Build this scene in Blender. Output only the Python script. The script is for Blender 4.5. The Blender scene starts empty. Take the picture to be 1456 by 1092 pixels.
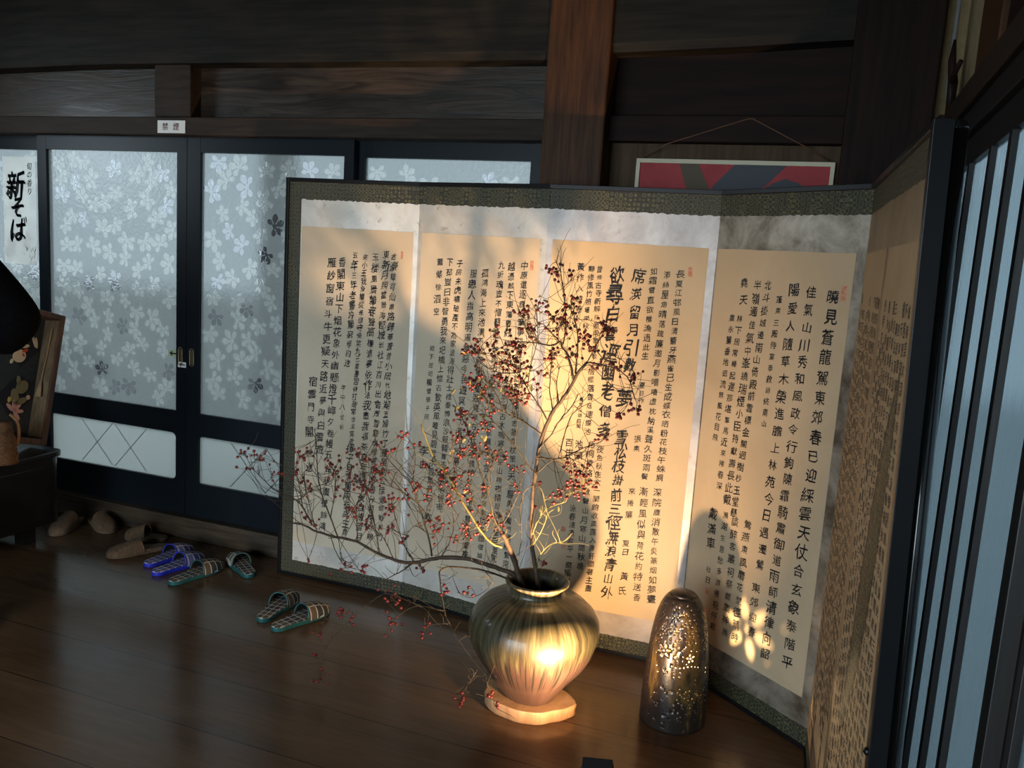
import bpy, bmesh, math, random
from math import sin, cos, pi, radians, sqrt, atan2, hypot
from mathutils import Vector, Matrix, Euler
from mathutils.geometry import delaunay_2d_cdt

SC = bpy.context.scene
COL = SC.collection
random.seed(11)

# ------------------------------------------------------------------ camera, world, light, exposure
cam_d = bpy.data.cameras.new('camera')
cam_d.sensor_fit = 'HORIZONTAL'
cam_d.sensor_width = 36.0
cam_d.lens = 1194.5 / 1456 * 36.0
cam_d.clip_start = 0.02
cam = bpy.data.objects.new('camera', cam_d)
COL.objects.link(cam)
cam.matrix_world = Matrix(((0.936366, -0.110561, 0.333159, 0.0),
                           (0.345179, 0.117523, -0.93115, 0.0),
                           (0.063795, 0.986896, 0.148208, 1.4513),
                           (0, 0, 0, 1)))
SC.camera = cam

world = bpy.data.worlds.new('daylight')
SC.world = world
world.use_nodes = True
bg = world.node_tree.nodes['Background']
bg.inputs[0].default_value = (0.76, 0.90, 1.0, 1)
bg.inputs[1].default_value = 10.0

SC.view_settings.view_transform = 'Standard'
SC.view_settings.look = 'None'
SC.view_settings.gamma = 1.0
SC.view_settings.use_curve_mapping = False
SC.view_settings.exposure = 0.0
SC.cycles.use_denoising = True
SC.cycles.max_bounces = 10
SC.cycles.sample_clamp_indirect = 4.0
SC.cycles.caustics_reflective = False
SC.cycles.caustics_refractive = False

# the warm floor spotlight in front of the vase (its housing is built further down): beam and spill
SPOT_AT = Vector((-0.424, 2.094, 0.134))
for nm, watts, deg, aim in (('spotlight_beam', 270.0, 56, (-1.50, 3.04, 1.78)), ('spotlight_spill', 92.0, 128, (-1.12, 3.0, 0.92))):
    sp_d = bpy.data.lights.new(nm, 'SPOT')
    sp_d.energy = watts
    sp_d.color = (1.0, 0.62, 0.31)
    sp_d.spot_size = radians(deg)
    sp_d.spot_blend = 1.0
    sp_d.shadow_soft_size = 0.02
    sp = bpy.data.objects.new(nm, sp_d)
    COL.objects.link(sp)
    sp.location = SPOT_AT
    sp.rotation_euler = (Vector(aim) - SPOT_AT).to_track_quat('-Z', 'Y').to_euler()


def portal(name, loc, rot, sx, sy):
    d = bpy.data.lights.new(name, 'AREA')
    d.shape = 'RECTANGLE'
    d.size, d.size_y = sx, sy
    d.cycles.is_portal = True
    o = bpy.data.objects.new(name, d)
    COL.objects.link(o)
    o.location, o.rotation_euler = loc, rot


portal('entrance_daylight', (-1.8, -2.66, 1.05), (radians(90), 0, 0), 3.4, 2.1)
portal('side_daylight', (-4.82, 1.75, 2.0), (0, radians(-90), 0), 0.6, 0.9)

# ------------------------------------------------------------------ helpers


class MB:
    """collects vertices and faces of one mesh"""

    def __init__(self):
        self.v, self.f, self.m, self.sm = [], [], [], []

    def add(self, vs, fs, mi=0, smooth=False):
        o = len(self.v)
        self.v += [tuple(p) for p in vs]
        for f in fs:
            self.f.append(tuple(i + o for i in f))
            self.m.append(mi)
            self.sm.append(smooth)
        return self

    def box(self, x0, x1, y0, y1, z0, z1, mi=0, M=None):
        vs = [Vector((x, y, z)) for z in (z0, z1) for y in (y0, y1) for x in (x0, x1)]
        if M:
            vs = [M @ p for p in vs]
        return self.add(vs, [(0, 2, 3, 1), (4, 5, 7, 6), (0, 1, 5, 4), (2, 6, 7, 3), (0, 4, 6, 2), (1, 3, 7, 5)], mi)

    def hexa(self, p, mi=0):  # 8 points, order as box()
        return self.add(p, [(0, 2, 3, 1), (4, 5, 7, 6), (0, 1, 5, 4), (2, 6, 7, 3), (0, 4, 6, 2), (1, 3, 7, 5)], mi)

    def tube(self, pts, r0, r1=None, n=7, mi=0, cap=True, radii=None):
        pts = [Vector(p) for p in pts]
        N = len(pts)
        r1 = r0 if r1 is None else r1
        t = (pts[1] - pts[0]).normalized()
        a = t.orthogonal().normalized()
        vs, fs = [], []
        for i, p in enumerate(pts):
            tt = (pts[min(i + 1, N - 1)] - pts[max(i - 1, 0)])
            tt = tt.normalized() if tt.length > 1e-9 else t
            a = (a - tt * a.dot(tt))
            a = a.normalized() if a.length > 1e-6 else tt.orthogonal().normalized()
            b = tt.cross(a)
            r = radii[i] if radii else r0 + (r1 - r0) * i / max(N - 1, 1)
            for k in range(n):
                w = 2 * pi * k / n
                vs.append(p + a * (cos(w) * r) + b * (sin(w) * r))
        for i in range(N - 1):
            for k in range(n):
                k2 = (k + 1) % n
                fs.append((i * n + k, i * n + k2, (i + 1) * n + k2, (i + 1) * n + k))
        if cap:
            fs.append(tuple(reversed(range(n))))
            fs.append(tuple((N - 1) * n + k for k in range(n)))
        return self.add(vs, fs, mi, True)

    def lathe(self, prof, n=48, c=(0, 0, 0), mi=0, close=True):
        """prof: list of (r, z)"""
        vs, fs = [], []
        for r, z in prof:
            for k in range(n):
                w = 2 * pi * k / n
                vs.append((c[0] + r * cos(w), c[1] + r * sin(w), c[2] + z))
        for i in range(len(prof) - 1):
            for k in range(n):
                k2 = (k + 1) % n
                fs.append((i * n + k, i * n + k2, (i + 1) * n + k2, (i + 1) * n + k))
        if close:
            fs.append(tuple(reversed(range(n))))
            m = (len(prof) - 1) * n
            fs.append(tuple(m + k for k in range(n)))
        return self.add(vs, fs, mi, True)

    def prism(self, poly, z0, z1, mi=0, M=None, smooth=False):
        """poly: list of (x, y), counter-clockwise"""
        n = len(poly)
        vs = [Vector((x, y, z0)) for x, y in poly] + [Vector((x, y, z1)) for x, y in poly]
        if M:
            vs = [M @ p for p in vs]
        fs = [tuple(reversed(range(n))), tuple(range(n, 2 * n))]
        fs += [(i, (i + 1) % n, n + (i + 1) % n, n + i) for i in range(n)]
        return self.add(vs, fs, mi, smooth)

    def ball(self, c, r, n=10, m=7, mi=0, sc=(1, 1, 1)):
        vs, fs = [], []
        vs.append((c[0], c[1], c[2] - r * sc[2]))
        for i in range(1, m):
            ph = -pi / 2 + pi * i / m
            for k in range(n):
                w = 2 * pi * k / n
                vs.append((c[0] + r * sc[0] * cos(ph) * cos(w), c[1] + r * sc[1] * cos(ph) * sin(w), c[2] + r * sc[2] * sin(ph)))
        vs.append((c[0], c[1], c[2] + r * sc[2]))
        for k in range(n):
            fs.append((0, 1 + (k + 1) % n, 1 + k))
        for i in range(m - 2):
            for k in range(n):
                a, b = 1 + i * n + k, 1 + i * n + (k + 1) % n
                fs.append((a, b, b + n, a + n))
        t = len(vs) - 1
        o = 1 + (m - 2) * n
        for k in range(n):
            fs.append((o + k, o + (k + 1) % n, t))
        return self.add(vs, fs, mi, True)


def obj(name, mb, mats, parent=None, loc=None, bevel=0.0, rot=None):
    me = bpy.data.meshes.new(name)
    me.from_pydata(mb.v, [], mb.f)
    if not isinstance(mats, (list, tuple)):
        mats = [mats]
    for m in mats:
        me.materials.append(m)
    me.polygons.foreach_set('material_index', mb.m)
    me.polygons.foreach_set('use_smooth', mb.sm)
    me.update()
    o = bpy.data.objects.new(name, me)
    COL.objects.link(o)
    if parent:
        o.parent = parent
    if loc is not None:
        o.location = loc
    if rot is not None:
        o.rotation_euler = rot
    if bevel:
        b = o.modifiers.new('bevel', 'BEVEL')
        b.width = bevel
        b.segments = 2
        b.limit_method = 'ANGLE'
        b.angle_limit = radians(40)
    return o


def empty(name, loc=(0, 0, 0), rot=(0, 0, 0)):
    o = bpy.data.objects.new(name, None)
    o.empty_display_size = 0.05
    COL.objects.link(o)
    o.location, o.rotation_euler = loc, rot
    return o


def tag(o, label, cat, group=None):
    o['label'] = label
    o['category'] = cat
    if group:
        o['group'] = group
    return o


def struct(o):
    o['kind'] = 'structure'
    return o


def smooth_path(pts, k=4, jit=0.0):
    pts = [Vector(p) for p in pts]
    if len(pts) < 3:
        return [pts[0].lerp(pts[1], i / k) for i in range(k + 1)]
    out = []
    P = [pts[0] * 2 - pts[1]] + pts + [pts[-1] * 2 - pts[-2]]
    for i in range(1, len(P) - 2):
        p0, p1, p2, p3 = P[i - 1:i + 3]
        for j in range(k):
            t = j / k
            q = 0.5 * ((2 * p1) + (p2 - p0) * t + (2 * p0 - 5 * p1 + 4 * p2 - p3) * t * t + (3 * p1 - p0 - 3 * p2 + p3) * t ** 3)
            if jit:
                q += Vector((random.uniform(-jit, jit), random.uniform(-jit, jit), random.uniform(-jit, jit)))
            out.append(q)
    out.append(pts[-1])
    return out


# ------------------------------------------------------------------ materials
def new_mat(name):
    m = bpy.data.materials.new(name)
    m.use_nodes = True
    nt = m.node_tree
    return m, nt, nt.nodes['Principled BSDF']


def lk(nt, a, b):
    nt.links.new(a, b)


def coords(nt, scale=(1, 1, 1), kind='Object', rot=(0, 0, 0)):
    tc = nt.nodes.new('ShaderNodeTexCoord')
    mp = nt.nodes.new('ShaderNodeMapping')
    mp.inputs['Scale'].default_value = scale
    mp.inputs['Rotation'].default_value = rot
    lk(nt, tc.outputs[kind], mp.inputs['Vector'])
    return mp.outputs['Vector']


def noise(nt, vec, scale=5, detail=6, rough=0.6, dist=0.0):
    n = nt.nodes.new('ShaderNodeTexNoise')
    n.inputs['Scale'].default_value = scale
    n.inputs['Detail'].default_value = detail
    n.inputs['Roughness'].default_value = rough
    n.inputs['Distortion'].default_value = dist
    lk(nt, vec, n.inputs['Vector'])
    return n.outputs['Fac']


def ramp(nt, fac, stops, const=False):
    r = nt.nodes.new('ShaderNodeValToRGB')
    e = r.color_ramp.elements
    while len(e) < len(stops):
        e.new(0.5)
    for el, (p, c) in zip(e, stops):
        el.position = p
        el.color = (*c, 1) if len(c) == 3 else c
    if const:
        r.color_ramp.interpolation = 'CONSTANT'
    lk(nt, fac, r.inputs['Fac'])
    return r.outputs['Color']


def math_n(nt, op, a, b=None):
    n = nt.nodes.new('ShaderNodeMath')
    n.operation = op
    for i, x in enumerate((a, b)):
        if x is None:
            continue
        if isinstance(x, (int, float)):
            n.inputs[i].default_value = x
        else:
            lk(nt, x, n.inputs[i])
    return n.outputs[0]


def mixc(nt, fac, a, b, mode='MIX'):
    n = nt.nodes.new('ShaderNodeMix')
    n.data_type = 'RGBA'
    n.blend_type = mode
    for s, x in ((n.inputs[0], fac), (n.inputs[6], a), (n.inputs[7], b)):
        if isinstance(x, (int, float)):
            s.default_value = x
        elif isinstance(x, tuple):
            s.default_value = (*x, 1)
        else:
            lk(nt, x, s)
    return n.outputs[2]


def bump(nt, bs, h, strength=0.2, dist=0.01):
    b = nt.nodes.new('ShaderNodeBump')
    b.inputs['Strength'].default_value = strength
    b.inputs['Distance'].default_value = dist
    lk(nt, h, b.inputs['Height'])
    lk(nt, b.outputs[0], bs.inputs['Normal'])


def mat_noise(name, c1, c2, rough=0.5, scale=6, stretch=(1, 1, 1), metal=0.0, coat=0.0, bmp=0.15, detail=6, lo=0.35, hi=0.65, spec=0.5, dist=0.0, rough2=None):
    m, nt, bs = new_mat(name)
    f = noise(nt, coords(nt, stretch), scale, detail, 0.6, dist)
    lk(nt, ramp(nt, f, [(lo, c1), (hi, c2)]), bs.inputs['Base Color'])
    bs.inputs['Roughness'].default_value = rough
    if rough2 is not None:
        lk(nt, ramp(nt, f, [(lo, (rough,) * 3), (hi, (rough2,) * 3)]), bs.inputs['Roughness'])
    bs.inputs['Metallic'].default_value = metal
    bs.inputs['Coat Weight'].default_value = coat
    bs.inputs['Coat Roughness'].default_value = 0.12
    bs.inputs['Specular IOR Level'].default_value = spec
    if bmp:
        bump(nt, bs, f, bmp, 0.004)
    return m


def mat_plain(name, c, rough=0.5, metal=0.0, coat=0.0, emit=None):
    m, nt, bs = new_mat(name)
    bs.inputs['Base Color'].default_value = (*c, 1)
    bs.inputs['Roughness'].default_value = rough
    bs.inputs['Metallic'].default_value = metal
    bs.inputs['Coat Weight'].default_value = coat
    if emit:
        bs.inputs['Emission Color'].default_value = (*c, 1)
        bs.inputs['Emission Strength'].default_value = emit
    return m


WOOD_BEAM = mat_noise('smoked_beam_wood', (0.008, 0.0068, 0.005), (0.022, 0.018, 0.013), 0.62, 3, (1, 9, 14), spec=0.2)
WOOD_BOARD = mat_noise('smoked_board_wood', (0.016, 0.011, 0.0075), (0.055, 0.034, 0.020), 0.34, 2.2, (1, 6, 9), spec=0.35, coat=0.05, dist=1.8, rough2=0.5, bmp=0.5)
WOOD_RED = mat_noise('reddish_board_wood', (0.009, 0.004, 0.0035), (0.024, 0.009, 0.007), 0.65, 3, (1, 6, 9), spec=0.15)
WOOD_RAIL = mat_noise('brown_rail_wood', (0.020, 0.013, 0.009), (0.040, 0.025, 0.016), 0.6, 4, (1, 12, 12), spec=0.2)
WOOD_POST = mat_noise('pillar_wood', (0.036, 0.016, 0.008), (0.082, 0.036, 0.016), 0.55, 4, (14, 14, 0.8), dist=0.6, spec=0.15)
WOOD_CORNER = mat_noise('dark_corner_wood', (0.008, 0.004, 0.003), (0.020, 0.009, 0.006), 0.65, 4, (12, 12, 0.8), spec=0.15)
WOOD_ALCOVE = mat_noise('alcove_board_wood', (0.052, 0.031, 0.016), (0.090, 0.056, 0.030), 0.6, 4, (14, 14, 0.8), spec=0.15)
WOOD_STEP = mat_noise('step_wood', (0.030, 0.022, 0.015), (0.070, 0.052, 0.034), 0.40, 4, (1, 12, 12))
CEIL = mat_noise('ceiling_wood', (0.010, 0.008, 0.006), (0.022, 0.017, 0.012), 0.6, 3, (1, 9, 9))
DOOR_PAINT = mat_plain('black_blue_lacquer', (0.006, 0.010, 0.014), 0.38)
DOOR_PAINT.node_tree.nodes['Principled BSDF'].inputs['Specular IOR Level'].default_value = 0.22
PLASTER = mat_noise('ochre_plaster', (0.30, 0.22, 0.11), (0.40, 0.30, 0.16), 0.9, 30)
LATTICE = mat_noise('dark_lattice_wood', (0.008, 0.007, 0.007), (0.020, 0.016, 0.014), 0.42, 4, (14, 14, 0.8))


def floor_mat():
    m, nt, bs = new_mat('polished_floor_boards')
    tc = coords(nt, (1, 1, 1))
    sx = nt.nodes.new('ShaderNodeSeparateXYZ')
    lk(nt, tc, sx.inputs[0])
    yy = math_n(nt, 'MULTIPLY', sx.outputs[1], 1 / 0.27)
    board = math_n(nt, 'FLOOR', yy)
    fr = math_n(nt, 'FRACT', yy)
    gap = math_n(nt, 'LESS_THAN', fr, 0.012)
    wn = nt.nodes.new('ShaderNodeTexWhiteNoise')
    wn.noise_dimensions = '1D'
    lk(nt, board, wn.inputs['W'])
    grain = noise(nt, coords(nt, (1.2, 16, 1)), 3.0, 8, 0.65, 0.8)
    blot = noise(nt, coords(nt, (0.8, 2.2, 1)), 2.0, 3, 0.5)
    c = ramp(nt, grain, [(0.25, (0.110, 0.058, 0.028)), (0.75, (0.178, 0.096, 0.047))])
    c = mixc(nt, 0.45, c, ramp(nt, blot, [(0.35, (0.35, 0.35, 0.35)), (0.65, (1, 1, 1))]), 'MULTIPLY')
    c = mixc(nt, 0.35, c, wn.outputs['Value'], 'MULTIPLY')
    c = mixc(nt, gap, c, (0.006, 0.004, 0.003))
    lk(nt, c, bs.inputs['Base Color'])
    lk(nt, ramp(nt, blot, [(0.3, (0.15,) * 3), (0.7, (0.25,) * 3)]), bs.inputs['Roughness'])
    bs.inputs['Specular IOR Level'].default_value = 0.32
    bump(nt, bs, blot, 0.04, 0.003)
    return m


def glass_mat(name, trans_c, k_tl, rough, bscale=0, bstr=0.0, stretch=(1, 1, 1), refr_c=(0.9, 0.95, 0.95)):
    """frosted figured glass: part scatters, part lets a blurred view through, the face reflects"""
    m = bpy.data.materials.new(name)
    m.use_nodes = True
    nt = m.node_tree
    trans_c, refr_c = [tuple(0.74 * q for q in c) for c in (trans_c, refr_c)]
    nt.nodes.remove(nt.nodes['Principled BSDF'])
    out = nt.nodes['Material Output']
    tl = nt.nodes.new('ShaderNodeBsdfTranslucent')
    tl.inputs[0].default_value = (*trans_c, 1)
    rf = nt.nodes.new('ShaderNodeBsdfRefraction')
    rf.inputs[0].default_value = (*refr_c, 1)
    rf.inputs['Roughness'].default_value = rough
    rf.inputs['IOR'].default_value = 1.12
    gl = nt.nodes.new('ShaderNodeBsdfGlossy')
    gl.inputs['Roughness'].default_value = min(rough, 0.25)
    m1 = nt.nodes.new('ShaderNodeMixShader')
    m1.inputs[0].default_value = k_tl
    lk(nt, rf.outputs[0], m1.inputs[1])
    lk(nt, tl.outputs[0], m1.inputs[2])
    m2 = nt.nodes.new('ShaderNodeMixShader')
    fz = nt.nodes.new('ShaderNodeFresnel')
    fz.inputs[0].default_value = 1.4
    lk(nt, fz.outputs[0], m2.inputs[0])
    lk(nt, m1.outputs[0], m2.inputs[1])
    lk(nt, gl.outputs[0], m2.inputs[2])
    lk(nt, m2.outputs[0], out.inputs[0])
    if bscale:
        f = noise(nt, coords(nt, stretch), bscale, 2, 0.5)
        b = nt.nodes.new('ShaderNodeBump')
        b.inputs['Strength'].default_value = bstr
        b.inputs['Distance'].default_value = 0.01
        lk(nt, f, b.inputs['Height'])
        for n in (rf, gl):
            lk(nt, b.outputs[0], n.inputs['Normal'])
    return m


FROST = glass_mat('frosted_glass', (0.100, 0.108, 0.104), 0.55, 0.42, 60, 0.25, refr_c=(0.072, 0.079, 0.080))
LEAF_A = glass_mat('figured_leaf_glass', (0.145, 0.156, 0.148), 0.58, 0.25, 45, 0.5, refr_c=(0.10, 0.106, 0.104))
LEAF_B = glass_mat('clear_leaf_glass', (0.10, 0.105, 0.11), 0.15, 0.12, 45, 0.6, refr_c=(0.085, 0.09, 0.094))
FROST_LOW = glass_mat('lower_frosted_glass', (0.15, 0.16, 0.15), 0.75, 0.4, 12, 0.1, refr_c=(0.10, 0.11, 0.105))
STREAK = glass_mat('scored_line_glass', (0.26, 0.275, 0.265), 0.88, 0.3, refr_c=(0.10, 0.11, 0.105))
RIBBED = glass_mat('ribbed_glass', (0.040, 0.056, 0.064), 0.50, 0.22, 40, 0.6, (1, 6, 0.02), (0.050, 0.064, 0.070))

# ------------------------------------------------------------------ the room
MF = floor_mat()
XL, XR, YB, YF, ZC = -4.75, 0.35, 3.17, -2.6, 2.85
struct(obj('floor', MB().box(XL - 0.2, XR + 0.12, YF - 0.2, YB + 0.2, -0.06, 0), MF))
mb = MB().box(XL - 0.2, XR + 0.3, YF - 0.2, YB + 0.3, ZC, ZC + 0.05)
for k in range(6):
    mb.box(XL, XR, YF + 0.5 + k, YF + 0.6 + k, ZC - 0.1, ZC)
struct(obj('ceiling', mb, CEIL))
mb = MB().box(XL - 0.1, XL, YF, 1.3, 0, ZC).box(XL - 0.1, XL, 2.2, YB + 0.2, 0, ZC)
mb.box(XL - 0.1, XL, 1.3, 2.2, 0, 1.7).box(XL - 0.1, XL, 1.3, 2.2, 2.3, ZC)
struct(obj('wall_left', mb, WOOD_BEAM))
mb = MB()
mb.box(XL, -3.5, YF - 0.1, YF, 0, ZC).box(-0.1, XR, YF - 0.1, YF, 0, ZC).box(-3.5, -0.1, YF - 0.1, YF, 2.1, ZC)
struct(obj('wall_front', mb, WOOD_BEAM))

# back wall: boards above the doors, the boarded bay right of the pillar
mb = MB()
mb.box(XL, -1.0, 3.235, 3.30, 1.95, 2.24, 0)
mb.box(XL, 0.1, 3.26, 3.32, 2.2, ZC, 1)
mb.box(-0.85, 0.1, 3.225, 3.30, 1.98, 2.26, 2)
mb.box(-0.85, 0.1, 3.225, 3.30, 0.0, 1.98, 3)
mb.box(0.1, XR + 0.12, 3.20, 3.32, 0.0, ZC, 4)
struct(obj('wall_back', mb, [WOOD_BOARD, WOOD_BEAM, WOOD_RED, WOOD_ALCOVE, PLASTER]))


def curved_beam(x0, x1, zb, zt, y0, y1, n=14):
    m = MB()
    vs, fs = [], []
    for i in range(n + 1):
        t = i / n
        x = x0 + (x1 - x0) * t
        k = t * (len(zb) - 1)
        j = min(int(k), len(zb) - 2)
        z = zb[j] + (zb[j + 1] - zb[j]) * (k - j)
        vs += [(x, y0 + 0.012, z), (x, y0, z + 0.03), (x, y0, zt), (x, y1, zt), (x, y1, z)]
    for i in range(n):
        for k in range(5):
            a, b = i * 5 + k, i * 5 + (k + 1) % 5
            fs.append((a, a + 5, b + 5, b))
    fs += [tuple(range(5)), tuple(reversed(range(n * 5, n * 5 + 5)))]
    return m.add(vs, fs)


struct(obj('trim_1', curved_beam(XL, -1.03, [2.19, 2.20, 2.214, 2.208, 2.200, 2.195], 2.62, 3.12, 3.29), WOOD_BEAM))
struct(obj('trim_2', curved_beam(-0.83, 0.05, [2.216, 2.225, 2.243], 2.62, 3.12, 3.29), WOOD_BEAM))
struct(obj('trim_3', MB().box(XL, -1.05, 3.17, 3.31, 1.905, 1.986), WOOD_RAIL, bevel=0.004))
struct(obj('trim_4', MB().box(-0.82, 0.01, 3.17, 3.30, 1.908, 2.003), WOOD_RED, bevel=0.004))
struct(obj('trim_5', MB().box(-2.955, -2.752, 3.165, 3.30, 1.986, 2.23), WOOD_RAIL, bevel=0.006))
struct(obj('trim_6', MB().box(-1.052, -0.812, 3.09, 3.31, 0, ZC), WOOD_POST, bevel=0.008))
struct(obj('trim_7', MB().box(0.008, 0.275, 3.08, 3.32, 0, ZC), WOOD_CORNER, bevel=0.008))
struct(obj('trim_8', MB().box(XL, -1.05, 3.17, 3.33, 0.0, 0.105), WOOD_STEP, bevel=0.004))

# sliding glass doors of the back wall


def leaf_poly(cx, cz, r, a0, n=5):
    pts = []
    for k in range(n):
        a = a0 + (k - (n - 1) / 2) * (2 * pi * 0.80 / n)
        L = r * (1.0 if k in (1, 2, 3) else 0.78)
        w = 0.30
        b = (cos(a), sin(a))
        nrm = (-b[1], b[0])
        for t, s in ((0.22, 0.05), (0.5, 0.19), (0.72, 0.22), (0.9, 0.13), (1.0, 0.0)):
            pts.append(((k, t, -s), b, nrm, L))
        for t, s in ((0.9, 0.13), (0.72, 0.22), (0.5, 0.19), (0.22, 0.05)):
            pts.append(((k, t, s), b, nrm, L))
    return [(cx + b[0] * t * L + nr[0] * s * L * 1.25, cz + b[1] * t * L + nr[1] * s * L * 1.25) for (k, t, s), b, nr, L in pts]


def clip_ok(p, x0, x1, z0, z1):
    return all(x0 < x < x1 and z0 < z < z1 for x, z in p)


def glass_door(name, x0, x1, px0, px1, y, seed, with_pull=None):
    rnd = random.Random(seed)
    z = (0.106, 0.272, 0.507, 0.617, 1.837, 1.904)
    f = MB()
    f.box(x0, px0, y - 0.016, y + 0.016, z[0], z[5])
    f.box(px1, x1, y - 0.016, y + 0.016, z[0], z[5])
    for a, b in ((z[0], z[1]), (z[2], z[3]), (z[4], z[5])):
        f.box(px0, px1, y - 0.015, y + 0.015, a, b)
    for sx, cx in ((1, px0), (-1, px1)):       # rounded corners of the lower light
        for sz, cz in ((1, z[1]), (-1, z[2])):
            R = 0.03
            P = [(cx, cz)] + [(cx + sx * R * (1 - sin(t)), cz + sz * R * (1 - cos(t))) for t in [i * pi / 2 / 5 for i in range(6)]]
            f.add([(x, y - 0.0145, zz) for x, zz in P], [tuple(range(7))])
    o = struct(obj(name, f, DOOR_PAINT))
    # one sheet of figured glass: leaf shapes are cut into the sheet's own surface
    placed, leaves = [], []
    tries = 0
    while tries < 1500:
        tries += 1
        cx, cz, r = rnd.uniform(px0, px1), rnd.uniform(z[3], z[4]), rnd.uniform(0.046, 0.064)
        if any(hypot(cx - a, cz - b) < 0.74 * (r + c) for a, b, c in placed):
            continue
        P = leaf_poly(cx, cz, r, rnd.uniform(0, 2 * pi))
        if not clip_ok(P, px0 + .002, px1 - .002, z[3] + .002, z[4] - .002):
            continue
        placed.append((cx, cz, r))
        leaves.append((P, 1 if rnd.random() < 0.74 else 2))
    pts = [Vector(p) for p in ((px0, z[3]), (px1, z[3]), (px1, z[4]), (px0, z[4]))]
    fcs = [[0, 1, 2, 3]]
    for P, _ in leaves:
        o0 = len(pts)
        pts += [Vector(p) for p in P]
        fcs.append(list(range(o0, o0 + len(P))))
    rv, re, rf, ov, oe, of = delaunay_2d_cdt(pts, [], fcs, 0, 1e-6)
    g = MB().add([(p[0], y, p[1]) for p in rv], [])
    for f, src in zip(rf, of):
        src = [q for q in src if q > 0]
        g.f.append(tuple(f))
        g.m.append(leaves[src[-1] - 1][1] if src else 0)
        g.sm.append(False)
    obj('patterned_pane', g, [FROST, LEAF_A, LEAF_B], o)
    g = MB().add([(px0, y, z[1]), (px1, y, z[1]), (px1, y, z[2]), (px0, y, z[2])], [(0, 1, 2, 3)])
    for k in range(4):                          # scored diagonal lines
        xa = px0 + 0.08 + k * (px1 - px0 - 0.16) / 3
        for s in (1, -1):
            dx = s * 0.10
            if px0 + 0.01 < xa - dx < px1 - 0.01 and px0 + 0.01 < xa + dx < px1 - 0.01:
                g.add([(xa - dx, y - 0.0026, z[1] + .01), (xa - dx + .006, y - 0.0026, z[1] + .01), (xa + dx + .006, y - 0.0026, z[2] - .01), (xa + dx, y - 0.0026, z[2] - .01)], [(0, 1, 2, 3)], 1)
    obj('lower_pane', g, [FROST_LOW, STREAK], o)
    if with_pull is not None:
        h = MB()
        pts = [(with_pull + 0.012 * cos(t) * (1 if abs(cos(t)) > .3 else 1), y - 0.0175, 0.885 + (0.03 if sin(t) > 0 else -0.03) + 0.012 * sin(t)) for t in [i * 2 * pi / 16 for i in range(17)]]
        h.tube(pts, 0.0022, n=6, cap=False)
        h.box(with_pull - 0.010, with_pull + 0.010, y - 0.0165, y - 0.0160, 0.85, 0.92)
        obj('finger_pull', h, mat_plain('dull_brass', (0.25, 0.20, 0.12), 0.4, 0.9), o)
    return o


glass_door('door_1', -4.70, -3.705, -4.63, -3.782, 3.270, 1)
glass_door('door_2', -3.735, -2.812, -3.677, -2.868, 3.230, 2, -2.842)
glass_door('door_3', -2.808, -1.930, -2.735, -1.977, 3.230, 3, -2.775)
glass_door('door_4', -1.960, -1.055, -1.900, -1.145, 3.270, 4)

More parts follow.
